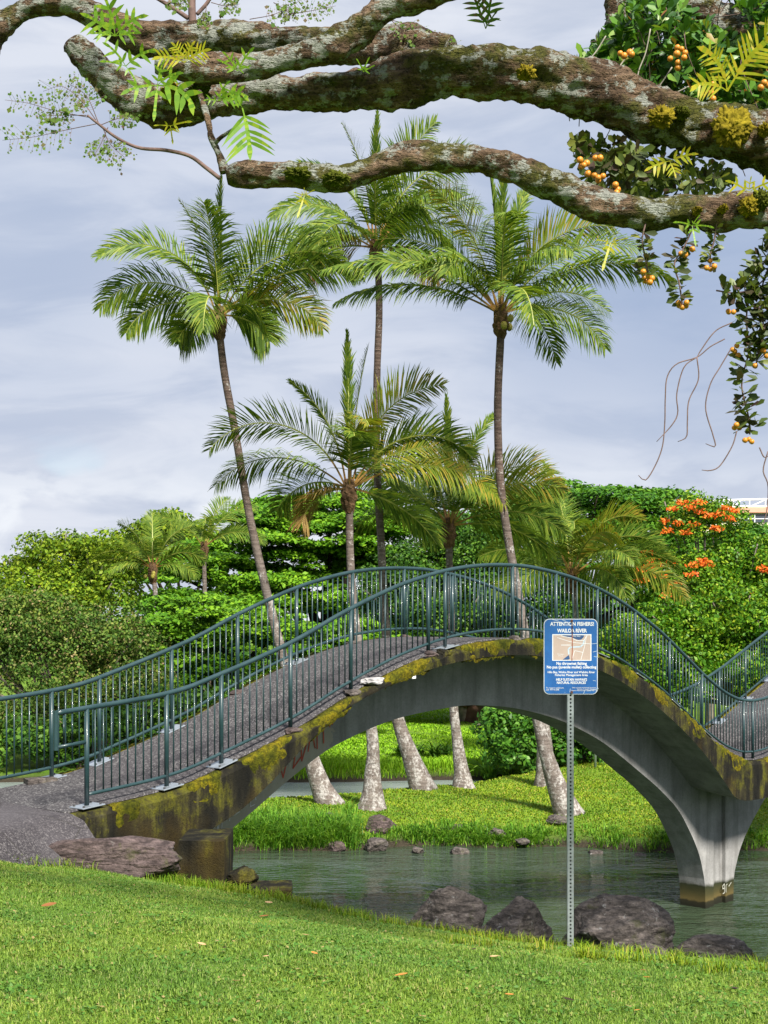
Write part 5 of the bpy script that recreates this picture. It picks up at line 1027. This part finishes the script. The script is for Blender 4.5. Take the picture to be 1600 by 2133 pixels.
text('No thrownet fishing', 1189.5, 1382, 6.2, 63, bold=0.03); text('No pua (juvenile mullet) collecting', 1189.5, 1389.5, 6.0, 103, bold=0.03)
text('Hilo Bay, Wailoa River and Wailuku River', 1189, 1400, 4.6, 98, bold=0.02); text('Fisheries Management Area', 1189, 1406, 4.6, 68, bold=0.02)
text("HELP SUSTAIN HAWAII'S", 1189.5, 1415.5, 5.2, 64, bold=0.03); text('NATURAL RESOURCES', 1189, 1422, 5.2, 60, bold=0.03)
text('To report violations', 1155, 1432.5, 3.2, 37, bold=0.0); text('call 974-6208', 1150, 1436.5, 3.2, 27, bold=0.0)
text('Dept. of Land and Natural Resources', 1216, 1432, 2.6, 50); text('Division of Aquatic Resources', 1221, 1435, 2.6, 40); text('Hawaii Administrative Rules Title 13', 1215.5, 1438, 2.6, 52)
# the little map
def rect(name, x0, y0, x1, y1, dy, mat):
    a, b = spx(x0, y1), spx(x1, y0); V = [(a[0], dy, a[1]), (b[0], dy, a[1]), (b[0], dy, b[1]), (a[0], dy, b[1])]; return add(name, mesh(name, V, [(0, 1, 2, 3)]), mat, panel)
rect('map_border', 1149.5, 1321, 1231, 1376, yF + 0.0012, white); rect('map_ground', 1151.5, 1323, 1229, 1374.5, yF + 0.0009, plain('map_beige', (0.36, 0.285, 0.25), 0.6, 0.3, 0.05))
navy = plain('map_navy', (0.02, 0.06, 0.16), 0.5); paleb = plain('map_pale_blue', (0.36, 0.45, 0.53), 0.5, 0.3, 0.05)
def poly(name, pts, dy, mat): return add(name, mesh(name, [(spx(*p)[0], dy, spx(*p)[1]) for p in pts], [tuple(range(len(pts)))]), mat, panel)
poly('map_bay', [(1168, 1323), (1216, 1323), (1215, 1327), (1210, 1332), (1204, 1333), (1198, 1331), (1190, 1327.5), (1178, 1326)][::-1], yF + 0.0006, navy); poly('map_pond', [(1171, 1374), (1184, 1364), (1186, 1372), (1183, 1374)], yF + 0.0006, navy)
def mline(pts, wpx, mat, dy):
    V = []; F = []
    for a, b in zip(pts[:-1], pts[1:]):
        a = Vector((*spx(*a), 0)); b = Vector((*spx(*b), 0)); t = (b - a).normalized(); nn = Vector((-t.y, t.x, 0)) * wpx * kS / 2; k = len(V)
        V += [(q.x, dy, q.y) for q in (a - nn, a + nn, b + nn, b - nn)]; F.append((k, k + 1, k + 2, k + 3))
    return add('map_line', mesh('map_line', V, F), mat, panel)
mline([(1184, 1363), (1183, 1352), (1187, 1348), (1208, 1347), (1214, 1342), (1216, 1333)], 3.0, paleb, yF + 0.00055)
mline([(1160, 1328), (1185, 1336), (1200, 1339), (1228, 1341)], 1.0, white, yF + 0.0005); mline([(1168, 1324.5), (1190, 1329), (1200, 1334), (1215, 1334), (1222, 1323.5)], 1.2, white, yF + 0.00045); mline([(1191, 1372), (1196, 1355), (1214, 1359)], 1.0, white, yF + 0.0005); mline([(1209, 1374), (1217, 1345), (1221, 1324)], 1.0, white, yF + 0.0004); mline([(1168, 1343.5), (1188, 1343.5)], 1.4, white, yF + 0.00035)
text('Hilo Bay', 1200, 1325.3, 2.6, 16); text('Waiakea', 1167, 1362.5, 2.2, 14); text('Pond', 1167, 1366, 2.2, 9)
rust = plain('rust', (0.22, 0.055, 0.02), 0.9, 0.2, 0.5, 60); bm = bmesh.new()
mline([(1190.6, 1291), (1191.0, 1322)], 2.6, plain('dark_rust', (0.05, 0.02, 0.018), 0.9, 0.2, 0.5, 60), yF + 0.0001).name = 'rust_streak'; mline([(1191.0, 1322), (1191.2, 1350), (1190.4, 1376)], 1.7, rust, yF + 0.0001).name = 'rust_streak'
for a, b in (((1231, 1341), (1244, 1340)), ((1234, 1358), (1242, 1356)), ((1236, 1367), (1245, 1369)), ((1234, 1417), (1240, 1418)), ((1214, 1446), (1217, 1438)), ((1222, 1439), (1246, 1434)), ((1186, 1442), (1187, 1434)), ((1150, 1290.5), (1164, 1294)), ((1170, 1291), (1178, 1294))):
    mline([a, b], 0.9, paleb, yF + 0.0008).name = 'scratch'
for py in (1293, 1441.5):
    x, z = spx(1190, py); v, f = tube([(x, yF + 0.004, z), (x, yF - 0.006, z)], 0.011, 8); add('bolt', mesh('bolt', v, f), plain('rusty_bolt', (0.07, 0.03, 0.022), 0.85), sign)

# ------------------------------------------------------------------ overhanging tree: limbs from a trunk out of frame on the right
tb = Vector((4.4, 9.0, 0)); tb.z = gpt(4.4, 9.0); otree = empty('rain_tree', tb); tag(otree, 'old tree reaching lichen covered limbs across the top of the picture', 'tree')
def limb(name, pts, parent, seed, seg=40, step=0.022, amp=0.24, mat=None):
    """pts: (px,py,radius px,depth)"""
    w = [(*(at(p[0], p[1], p[3]) - tb), p[2] * p[3] / FPX * 0.92) for p in pts]
    L = sum((Vector(a[:3]) - Vector(b[:3])).length for a, b in zip(w[:-1], w[1:])); n = max(8, int(L / step)); c = catmull(w, n); of = Vector((seed * 1.7, seed * 3.1, seed * 0.9))
    def dsp(i, an, p, nr, r):
        q = p * 1.0; k = noise.fractal(Vector((q.x * 5, q.y * 9, q.z * 9)) + of, 0.9, 2.0, 4) * amp + noise.noise(Vector((q.x * 16, q.y * 34, q.z * 34)) + of) * 0.12 + noise.noise(q * 2.8 + of) * 0.32 + abs(noise.noise(q * 5.5 + of)) * 0.16 - 0.10 + (0.25 - abs(noise.noise(Vector((q.x * 7, q.y * 22, q.z * 22)) + of))) * 0.22 + noise.noise(q * 70 + of) * 0.03
        return r * k if r > 0.02 else r * k * 0.6
    v, f = tube(c[:, :3], list(np.maximum(0.004, c[:, 3])), seg, disp=dsp)
    return add(name, mesh(name, v, f, True), mat or MAT['bark'], parent)
limb('limb', [(2350, 520, 150, 9.0), (2000, 400, 95, 8.4), (1750, 335, 74, 8.1), (1600, 300, 67, 8.0), (1450, 262, 66, 8.0), (1300, 214, 63, 8.0), (1150, 168, 60, 8.0), (1020, 150, 57, 8.0), (880, 158, 56, 8.0), (770, 188, 47, 8.0), (650, 192, 44, 8.0), (530, 192, 42, 8.0), (430, 205, 47, 8.0), (340, 222, 50, 8.0), (275, 200, 44, 7.95), (215, 155, 36, 7.9), (165, 108, 33, 7.85), (150, 92, 28, 7.85)], otree, 1)
limb('limb', [(930, 125, 50, 8.05), (820, 92, 44, 8.15), (700, 92, 42, 8.2), (560, 88, 40, 8.2), (450, 80, 36, 8.2), (330, 82, 38, 8.2), (250, 62, 38, 8.2), (190, 25, 32, 8.2), (130, 8, 26, 8.2), (70, 14, 24, 8.2), (20, 40, 27, 8.2), (-25, 90, 28, 8.2), (-45, 170, 26, 8.2), (-28, 235, 26, 8.2), (-34, 330, 20, 8.2)], otree, 2, 34)
limb('limb', [(1150, -160, 45, 7.3), (980, -60, 42, 7.5), (880, -8, 36, 7.6), (800, 24, 34, 7.65), (730, 74, 36, 7.7), (650, 106, 34, 7.7), (560, 132, 32, 7.7), (470, 145, 32, 7.7), (390, 142, 30, 7.7), (325, 138, 22, 7.7)], otree, 3, 34)
limb('limb', [(2350, 560, 100, 8.8), (2000, 450, 55, 8.0), (1750, 432, 44, 7.7), (1600, 434, 41, 7.6), (1480, 440, 38, 7.6), (1340, 442, 37, 7.6), (1240, 428, 38, 7.6), (1170, 396, 38, 7.6), (1090, 358, 37, 7.6), (1010, 332, 35, 7.6), (930, 326, 34, 7.6), (850, 326, 32, 7.6), (780, 348, 32, 7.6), (700, 374, 33, 7.6), (620, 362, 32, 7.6), (550, 358, 33, 7.6), (500, 362, 31, 7.6), (472, 366, 20, 7.6)], otree, 4, 36)
limb('limb', [(2300, 250, 110, 9.4), (1950, 190, 62, 9.0), (1720, 140, 52, 8.9), (1600, 98, 48, 8.9), (1500, 48, 44, 8.9), (1400, -4, 32, 8.9), (1320, -40, 26, 8.9)], otree, 5, 30)
limb('limb', [(1283, -120, 22, 8.6), (1280, -20, 22, 8.6), (1282, 40, 21, 8.6), (1276, 60, 19, 8.6)], otree, 6, 22)
limb('trunk', [(2250, 2500, 260, 9.2), (2270, 2000, 215, 9.1), (2300, 1400, 195, 9.1), (2330, 900, 190, 9.1), (2350, 520, 185, 9.1), (2380, 200, 150, 9.1), (2420, -300, 110, 9.1)], otree, 7, 36, 0.08, 0.12)
# bare secondary shoots
def shoot(name, pts, parent=otree, mat='twig', seg=7, org=None):
    o_ = tb if org is None else org
    w = catmull([(*(at(p[0], p[1], p[3]) - o_), p[2] * p[3] / FPX) for p in pts], max(8, 4 * len(pts))); v, f = tube(w[:, :3], list(w[:, 3]), seg); return add(name, mesh(name, v, f, True), MAT[mat], parent)
limb('shoot', [(470, 358, 12, 7.6), (452, 312, 9, 7.6), (440, 285, 9, 7.6), (435, 258, 8, 7.62), (428, 232, 8, 7.65), (415, 190, 7, 7.7)], otree, 8, 16, 0.012, 0.3); limb('shoot', [(446, 300, 6, 7.6), (462, 285, 5, 7.55), (487, 268, 4, 7.5)], otree, 9, 12, 0.012, 0.3)
shoot('shoot', [(458, 372, 4.5, 7.6), (430, 350, 4.5, 7.6), (395, 325, 4.2, 7.6), (345, 313, 4, 7.55), (290, 308, 3.6, 7.5), (245, 288, 3.2, 7.5), (205, 258, 2.8, 7.5), (182, 240, 2.2, 7.5)])
shoot('shoot', [(402, 60, 9, 8.2), (400, 10, 8, 8.2), (402, -40, 8, 8.2)]); shoot('shoot', [(392, 38, 5, 8.2), (358, 15, 4.5, 8.2), (325, -5, 4, 8.2)]); shoot('shoot', [(410, 30, 4, 8.2), (430, 8, 4, 8.2), (440, -8, 4, 8.2)]); shoot('shoot', [(778, 62, 4, 7.7), (798, 42, 3.5, 7.7), (812, 30, 3, 7.7)])
# feathery sprays (bipinnate leaves): thin stalk with paired leaflets
def spray(name, pts, L, n, d, seed, bare=0.3, curl=0.0):
    rr = np.random.default_rng(seed); w = catmull([tuple(at(p[0], p[1], d) - tb) for p in pts], 24); V = []
    v, f = tube(w, list(np.linspace(0.0025, 0.0009, 24)), 4); Vq = []
    for q in f:
        if len(q) == 4: Vq += [v[i] for i in q]
    V += [tuple(p) for p in Vq]; I = [1] * (len(Vq) // 4)
    for k in range(n):
        t = bare + (1 - bare) * k / n; i = min(22, int(t * 23)); b = w[i]; tg = w[i + 1] - w[i]; tg = tg / np.linalg.norm(tg)
        for sg in (-1, 1):
            sd = np.cross(tg, np.array([0, 1, 0])) * sg; ln = L * (0.7 + 0.5 * rr.random()) * (1 - 0.5 * abs(t - 0.5)); dr = sd * 0.8 + tg * 0.35 + np.array([0, rr.normal() * 0.3, -0.35]); dr /= np.linalg.norm(dr); wv = tg * 0.0009; tip = b + dr * ln
            V += [b - wv, b + wv, tip + wv * 0.5, tip - wv * 0.5]; I.append(1)
            for j in range(5):
                if rr.random() < 0.35: continue
                c = b + dr * ln * (0.3 + 0.17 * j); e = np.array([rr.normal(), rr.normal() * 0.5, rr.normal()]) * 0.009 + np.array([0, 0, -0.006]); s2 = np.cross(e, np.array([0, 1, 0])) * 0.45
                V += [c, c + e * 0.5 + s2, c + e, c + e * 0.5 - s2]; I.append(0)
    return add(name, mesh_np(name, np.array([tuple(p) for p in V]), 4, I), [MAT['feather'], MAT['twig']], otree)
for k, (pts, L) in enumerate([([(200, 258), (140, 270), (70, 285), (5, 292)], 0.10), ([(190, 245), (120, 232), (60, 215), (10, 208)], 0.07), ([(200, 250), (170, 210), (130, 180), (90, 190)], 0.09), ([(205, 255), (180, 200), (140, 172)], 0.08), ([(215, 268), (230, 300), (262, 330)], 0.09), ([(180, 240), (130, 240), (75, 242)], 0.05), ([(210, 260), (250, 246), (285, 252)], 0.05), ([(225, 265), (210, 300), (195, 325)], 0.08),
     ([(520, 40), (570, 30), (610, 10), (640, -10)], 0.06), ([(600, 30), (650, 22), (700, 12)], 0.06), ([(570, 5), (600, 25), (605, 40)], 0.06), ([(810, 40), (860, 55), (905, 80), (960, 96)], 0.06), ([(805, 32), (830, 55), (875, 85)], 0.05), ([(440, 5), (470, 12), (500, 8)], 0.06), ([(430, 10), (428, 30), (424, 50)], 0.05), ([(330, 0), (370, 8), (395, 0)], 0.05)]):
    spray('feathery_spray', pts, L, 16, 7.5 if k < 8 else 8.0, 500 + k)

# ferns growing on the limbs
def fern(label, px, py, d, fronds, mat, seed):
    """fronds: (screen angle deg, length px, lobes, droop, width)"""
    rr = np.random.default_rng(seed); b = at(px, py, d); root = empty('fern', b); tag(root, label, 'fern', 'ferns growing on the overhanging limbs')
    for (ang, Lp, nl, dr, wd) in fronds:
        L = Lp * d / FPX; N_ = 16; p = np.zeros(3); a = R(ang); pts = []; tg = []
        for i in range(N_ + 1):
            t = np.array([math.cos(a), -0.35 + 0.2 * rr.normal() * 0.2, math.sin(a)]); t /= np.linalg.norm(t); pts.append(p.copy()); tg.append(t); p = p + t * L / N_; a += R(-dr / N_ if math.cos(R(ang)) >= 0 else dr / N_)
        V = []
        def strip(c0, dr0, ln, w0, bend):
            s_ = np.cross(dr0, np.array([0.0, 1.0, 0.25])); s_ /= max(1e-6, np.linalg.norm(s_)); q = c0; prof = [0.55, 1.0, 0.95, 0.62, 0.04]
            for j in range(4):
                q2 = q + (dr0 + np.array([0, 0, -bend * j])) * ln / 4; V.extend([q - s_ * w0 * prof[j], q + s_ * w0 * prof[j], q2 + s_ * w0 * prof[j + 1], q2 - s_ * w0 * prof[j + 1]]); q = q2
        for i in range(N_):       # web along the midrib
            s_ = np.cross(tg[i], np.array([0.0, 1.0, 0.25])); s_ /= np.linalg.norm(s_); w0 = L * 0.036 * (1 if i > 3 else 0.35)
            V.extend([pts[i] - s_ * w0, pts[i] + s_ * w0, pts[i + 1] + s_ * w0, pts[i + 1] - s_ * w0])
        for k in range(nl):
            t = 0.22 + 0.70 * k / max(1, nl); i = int(t * N_)
            for sg in (-1, 1):
                s_ = np.cross(tg[i], np.array([0.0, 1.0, 0.1])); s_ /= np.linalg.norm(s_); dr0 = s_ * sg * 0.82 + tg[i] * 0.55 + np.array([0, rr.normal() * 0.15, 0]); dr0 /= np.linalg.norm(dr0)
                strip(pts[i] + s_ * sg * 0.001, dr0, L * wd * (1.0 - 0.55 * abs(t - 0.45)) * rr.uniform(0.85, 1.1), L * min(0.052, 0.17 / nl), 0.10)
        strip(pts[int(N_ * 0.86)], tg[-1], L * 0.30, L * 0.052, 0.05)
        add('frond', mesh_np('frond', np.array(V), 4), MAT[mat], root)
    return root
fern('bright fern sprouting at the upper left where two limbs meet', 240, 75, 7.7, [(95, 85, 3, 20, .5), (140, 75, 3, 20, .55), (45, 80, 3, 40, .5), (175, 50, 2, 10, .5), (5, 55, 2, 10, .5)], 'fern', 1)
fern('yellowish fern just above the forked left limb end', 262, 138, 7.6, [(120, 60, 2, 30, .5), (40, 75, 2, 40, .45), (-50, 50, 1, 20, .4), (165, 50, 1, 20, .4)], 'fern', 2)
fern('yellow fern with toothed fronds in the middle of the left limbs', 385, 130, 7.45, [(110, 45, 5, 30, .5), (160, 65, 5, 40, .45), (35, 60, 5, 30, .5), (70, 45, 4, 20, .5)], 'ferny', 3)
fern('small yellow green fern right of the yellow toothed one', 495, 148, 7.45, [(60, 55, 2, 20, .5), (120, 45, 2, 20, .5), (150, 45, 1, 10, .5), (20, 30, 1, 10, .5)], 'fern', 4)
fern('large drooping green fern hanging in front of the lower left limb', 328, 178, 7.4, [(-5, 115, 3, 70, .38), (-92, 80, 1, 0, .4), (185, 75, 2, 30, .45), (80, 50, 2, 20, .5), (40, 60, 2, 40, .45)], 'fern', 5)
fern('broad lobed fern hanging below the limb next to the bare shoot', 505, 225, 7.4, [(-75, 115, 5, 10, .62), (120, 40, 2, 20, .5)], 'fern', 6)
fern('wavy fern arching above the broad lobed one', 455, 210, 7.45, [(40, 75, 3, 90, .4), (75, 45, 2, 40, .45), (170, 30, 2, 30, .5), (10, 60, 3, 30, .4)], 'fern', 7)
fern('small yellow fern dangling under the lower left limb', 355, 262, 7.5, [(-80, 42, 1, 0, .5), (180, 32, 1, 10, .5), (10, 46, 1, 10, .5)], 'ferny', 8)
fern('tiny yellow fern hanging under the lowest limb, left', 634, 408, 7.4, [(-105, 50, 1, 0, .42), (160, 22, 1, 10, .5), (30, 24, 1, 10, .5), (90, 16, 1, 0, .4)], 'ferny', 9)
fern('pale fern hanging from the lowest limb in front of the right palm crown', 1272, 505, 7.4, [(-108, 65, 1, 0, .35), (170, 32, 1, 10, .4), (15, 34, 1, 10, .4), (-45, 26, 1, 10, .4)], 'ferny', 10)
fern('bright green fern under the lowest limb, left of the hanging sprigs', 1442, 470, 7.3, [(0, 42, 1, 20, .45), (165, 42, 1, 20, .4), (-85, 45, 1, 0, .4), (60, 25, 1, 10, .4)], 'fern', 11)
fern('big yellow feather fern in the leaves at the right edge', 1515, 190, 7.5, [(62, 160, 9, 30, .42), (150, 90, 6, 70, .4), (100, 110, 8, 60, .35)], 'ferny', 12)
fern('thin leaved fern hanging into the top of the picture at the centre', 1012, 60, 7.6, [(112, 75, 4, 5, .5), (60, 40, 2, 10, .5), (80, 70, 3, 0, .5)], 'feather', 13)
fern('small fern on top of the main limb near the centre', 757, 150, 7.5, [(70, 30, 1, 10, .5), (115, 28, 1, 10, .5), (30, 26, 1, 10, .5)], 'fern', 14)
fern('yellow green fern between the two right limbs', 1395, 335, 7.7, [(200, 60, 3, 10, .45), (-70, 40, 3, 10, .5), (20, 55, 3, 20, .45)], 'ferny', 15)
fern('pale fern on the lowest limb at the right edge', 1560, 400, 7.45, [(150, 55, 2, 20, .45), (30, 55, 2, 20, .45), (90, 30, 2, 10, .5)], 'ferny', 16)

# moss tufts on the limbs
for k, (px, py, w_, h_, d, m_) in enumerate([(1525, 265, 74, 74, 7.80, 'moss_tuft'), (1378, 243, 50, 40, 7.80, 'moss_tuft'), (1420, 235, 30, 22, 7.82, 'moss_dark'), (1592, 272, 24, 24, 7.80, 'moss_tuft'), (360, 195, 36, 40, 7.84, 'moss_tuft'), (1096, 152, 34, 26, 7.80, 'moss_tuft'), (1560, 430, 36, 34, 7.46, 'moss_tuft'), (1585, 415, 34, 40, 7.46, 'moss_dark'), (1452, 440, 18, 16, 7.48, 'moss_tuft'), (1505, 436, 18, 14, 7.48, 'moss_tuft'), (415, 192, 40, 30, 7.82, 'moss_dark'), (700, 372, 50, 26, 7.50, 'moss_dark'), (620, 362, 46, 24, 7.50, 'moss_dark')]):
    o = lump('moss_tuft', at(px, py, d) - tb, (w_ * d / FPX / 2, 0.045, h_ * d / FPX / 2), MAT[m_], otree, 600 + k, 0.95, 5, 0.0, 2.4, 0, True, 0.34)

# epiphytic fig: paddle leaves, fruits, stems
def paddle(c, dirv, nrm, L, wd):
    """paddle leaf folded along its midrib: (n,2,4,3)"""
    n = len(c); a = unit(dirv); b = unit(np.cross(nrm, a)); u = np.cross(a, b); L = L.reshape(-1, 1); w = (L.ravel() * wd).reshape(-1, 1) * 0.5
    base = c; m1 = c + a * L * 0.42; tip = c + a * L * 1.02 - u * L * 0.02
    def S(sg): return c + a * L * 0.38 + b * sg * w * 0.66 + u * L * 0.025, c + a * L * 0.76 + b * sg * w + u * L * 0.025
    v = np.empty((n, 8, 3)); p1, p2 = S(1); q1, q2 = S(-1); v[:, 0] = base; v[:, 1] = p1; v[:, 2] = p2; v[:, 3] = tip; v[:, 4] = q1; v[:, 5] = q2; return v[:, :6]
def paddle_mesh(name, v):
    n = len(v); co = v.reshape(-1, 3); base = (np.arange(n) * 6)[:, None]; li = (base + np.array([[0, 1, 2, 3, 0, 3, 5, 4]])).astype(np.int32).ravel()
    me = bpy.data.meshes.new(name); me.vertices.add(len(co)); me.vertices.foreach_set('co', np.ascontiguousarray(co, dtype=np.float32).ravel()); me.loops.add(len(li)); me.loops.foreach_set('vertex_index', li)
    me.polygons.add(2 * n); me.polygons.foreach_set('loop_start', np.arange(0, 8 * n, 4, dtype=np.int32)); me.polygons.foreach_set('use_smooth', np.ones(2 * n, dtype=bool)); me.update(calc_edges=True); return me
fig = empty('epiphytic_fig', at(1450, 250, 8.4)); fo = fig.location.copy(); tag(fig, 'glossy leaved fig bush with orange fruit growing over the right limbs', 'shrub')
rg = np.random.default_rng(77); fruit_me = None
bm = bmesh.new(); bmesh.ops.create_icosphere(bm, subdivisions=2, radius=1.0)
for v_ in bm.verts: v_.co.z *= 0.95 + 0.06 * math.sin(v_.co.x * 3)
fruit_me = bm_mesh('fruit', bm, True); fruit_me.materials.append(MAT['fruit'])
def fruits(lst, d, parent, org, rpx=6.8):
    for (px, py) in lst:
        o = link('fruit', fruit_me, parent, at(px, py, d + rg.normal() * 0.02) - org); s_ = rpx * d / FPX * rg.uniform(0.85, 1.12); o.scale = (s_, s_, s_ * 1.05)
def inside(px, py, polyg):
    c = False; n = len(polyg); j = n - 1
    for i in range(n):
        if ((polyg[i][1] > py) != (polyg[j][1] > py)) and (px < (polyg[j][0] - polyg[i][0]) * (py - polyg[i][1]) / (polyg[j][1] - polyg[i][1]) + polyg[i][0]): c = not c
        j = i
    return c
def rosettes(polyg, count, d0, d1, per, Lpx, name, parent, org, mat, droop=0.0):
    xs = [p[0] for p in polyg]; ys = [p[1] for p in polyg]; C = []; D = []; Nn = []; stems = []; k = 0
    while k < count:
        px, py = rg.uniform(min(xs), max(xs)), rg.uniform(min(ys), max(ys))
        if not inside(px, py, polyg): continue
        k += 1; d = rg.uniform(d0, d1); c = np.array(at(px, py, d) - org); ax = np.array([rg.normal() * 0.5, -0.55 + rg.normal() * 0.4, 0.75 - droop * 1.9 + rg.normal() * 0.45]); ax /= np.linalg.norm(ax)
        m = int(rg.integers(per[0], per[1])); r_ = rg.normal(size=(m, 3)); sd = unit(np.cross(np.tile(ax, (m, 1)), r_)); dv = unit(sd * rg.uniform(0.5, 1.1, (m, 1)) + ax * rg.uniform(0.25, 0.9, (m, 1)))
        C.append(c + dv * 0.006 + ax * rg.uniform(-0.07, 0.03, (m, 1))); D.append(dv); Nn.append(unit(np.tile(ax, (m, 1)) - dv * (dv @ ax).reshape(-1, 1) + rg.normal(size=(m, 3)) * 0.15))
        if k % 4 == 0: stems.append((catmull([tuple(c), tuple(c - ax * 0.12 + rg.normal(size=3) * 0.03), tuple(c - ax * 0.25 + rg.normal(size=3) * 0.10 + np.array([0.05, 0.05, -0.05]))], 8), [0.003] * 8, 4))
    C = np.concatenate(C); D = np.concatenate(D); Nn = np.concatenate(Nn); L = 1.12 * Lpx * 8.2 / FPX * rg.uniform(0.7, 1.2, len(C))
    o = add(name, paddle_mesh(name, paddle(C, D, Nn, L, 0.52)), mat, parent); 
    if stems and droop == 0: tubes('stems', stems, MAT['twig'], parent)
    return o
rosettes([(1180, 150), (1230, 110), (1270, 70), (1300, 10), (1400, 5), (1420, 30), (1500, 70), (1620, 110), (1640, 250), (1500, 240), (1380, 205), (1280, 175)], 520, 8.15, 9.1, (6, 11), 27, 'foliage', fig, fo, MAT['l_epi'])
rosettes([(1520, -20), (1640, -20), (1640, 90), (1590, 70), (1540, 20)], 50, 8.2, 8.8, (6, 10), 27, 'foliage', fig, fo, MAT['l_epi'])
rosettes([(1195, 285), (1290, 300), (1420, 330), (1530, 365), (1500, 405), (1330, 412), (1240, 400), (1200, 330)], 150, 7.75, 8.5, (5, 9), 24, 'foliage', fig, fo, MAT['l_hang'], 0.5)
fruits([(1292, 111), (1300, 116), (1312, 109), (1316, 113), (1411, 99), (1420, 102), (1427, 110), (1412, 130), (1396, 122), (1412, 141), (1484, 176), (1481, 193), (1485, 206), (1585, 182), (1592, 172), (1600, 178), (1410, 112), (1425, 120)], 8.02, fig, fo)
fruits([(1208, 333), (1216, 344), (1210, 347), (1222, 340), (1240, 329), (1250, 329), (1225, 362), (1246, 370), (1256, 367), (1246, 376), (1282, 385), (1287, 395), (1284, 402), (1238, 365)], 7.66, fig, fo)
for pts in ([(1262, 75), (1240, 110), (1215, 135), (1190, 152)], [(1355, 60), (1345, 110), (1330, 150), (1325, 195)], [(1435, 180), (1400, 195), (1350, 198), (1320, 210)], [(1400, 140), (1380, 170), (1365, 190)], [(1320, 100), (1290, 140), (1275, 175)], [(1480, 350), (1490, 380), (1500, 405)], [(1515, 350), (1508, 380), (1503, 405)]):
    shoot('stem', [(a, b, 1.5, 8.12) for a, b in pts], fig, 'vine', 6, fo)
# hanging leafy sprigs
def sprig(label, stem_px, leaves, Lpx, fr, seed, d=7.55):
    rr = np.random.default_rng(seed); b = at(stem_px[0][0], stem_px[0][1], d); root = empty('hanging_sprig', b); tag(root, label, 'sprig', 'leafy sprigs hanging from the lowest limb')
    w = catmull([tuple(at(p[0], p[1], d) - b) for p in stem_px], 30); v, f = tube(w, [0.0045] * 30, 6); add('stem', mesh('stem', v, f, True), MAT['twig'], root)
    C = []; D = []
    for k in range(leaves):
        t = rr.uniform(0.12, 1.0); i = min(28, int(t * 29)); tg = w[i + 1] - w[i]; tg /= np.linalg.norm(tg); sd = np.cross(tg, rr.normal(size=3)); sd /= np.linalg.norm(sd); C.append(w[i] + sd * 0.004); D.append(sd * 0.9 + tg * rr.uniform(-0.6, 0.5)); C[-1] = C[-1] + rr.normal(size=3) * 0.022 * (leaves > 100)
    C = np.array(C); D = unit(np.array(D)); Nn = unit(rr.normal(size=(leaves, 3)) * 0.5 + np.array([0, -0.7, 0.5])); add('leaves', paddle_mesh('leaves', paddle(C, D, Nn, Lpx * d / FPX * rr.uniform(0.7, 1.15, leaves), 0.45)), MAT['l_hang'], root)
    fruits(fr, d - 0.02, root, b, 6.3)
sprig('left short leafy sprig with a bunch of orange figs below the lowest limb', [(1345, 465), (1338, 500), (1345, 540), (1352, 580)]  , 54, 27, [(1350, 575), (1345, 585), (1354, 588), (1358, 580), (1340, 566), (1342, 578)], 81)
sprig('middle leafy sprig, second from the left, hanging lowest of the three short ones', [(1446, 470), (1425, 515), (1405, 550), (1415, 590), (1422, 640)], 70, 28, [(1415, 636), (1421, 640), (1429, 637), (1413, 630), (1430, 630), (1421, 531), (1427, 531), (1418, 528), (1442, 519)], 82)
sprig('third short leafy sprig right of the middle one below the lowest limb', [(1493, 460), (1488, 500), (1480, 530), (1480, 560)], 56, 25, [(1472, 558), (1480, 561), (1488, 555), (1479, 543)], 83)
sprig('big leafy fig sprig hanging at the right edge of the picture', [(1640, 430), (1600, 530), (1570, 590), (1555, 660), (1560, 730), (1545, 800), (1560, 870), (1562, 905)], 210, 33, [(1535, 720), (1531, 732), (1538, 740), (1526, 728), (1573, 762), (1590, 730), (1597, 742), (1534, 885), (1540, 890), (1530, 891), (1552, 917), (1560, 915), (1566, 920), (1518, 650)], 84)
sprig('dense leafy sprig joining the big one from the upper right edge', [(1660, 480), (1610, 560), (1570, 600), (1530, 610), (1492, 605)], 120, 33, [(1517, 648), (1528, 650)], 85)
sprig('thick leafy sprig filling the right edge between the big sprig and the lowest limb', [(1640, 500), (1600, 560), (1585, 620), (1590, 680), (1580, 740)], 110, 33, [(1598, 640)], 87)
sprig('leafy sprig at the very right edge above the long bare tendrils', [(1650, 560), (1620, 640), (1590, 690), (1575, 760)], 100, 33, [(1590, 720)], 86)
# long bare tendrils
td = empty('bare_tendrils', at(1560, 640, 7.5)); tdo = td.location.copy(); tag(td, 'thin bare wiry tendrils hanging beside the big leafy sprig', 'vine')
for pts in ([(1525, 672), (1490, 690), (1460, 730), (1452, 745)], [(1510, 706), (1480, 722), (1452, 744), (1410, 758), (1390, 785), (1386, 830), (1385, 880), (1380, 930), (1365, 970), (1345, 1000), (1330, 990)], [(1452, 744), (1425, 765), (1410, 820), (1412, 860), (1400, 885), (1368, 920)], [(1452, 744), (1455, 790), (1435, 835), (1432, 880), (1430, 910), (1412, 920)], [(1522, 728), (1500, 765), (1480, 800), (1470, 850), (1485, 905), (1490, 930), (1470, 924)], [(1535, 898), (1525, 930), (1500, 970), (1480, 980), (1462, 979)], [(1582, 932), (1592, 952), (1604, 948)], [(1600, 940), (1590, 980), (1600, 1010), (1598, 1060), (1588, 1100)]):
    shoot('tendril', [(a, b, 1.35 if i < len(pts) - 1 else 0.7, 7.5) for i, (a, b) in enumerate(pts)], td, 'twig', 6, tdo)
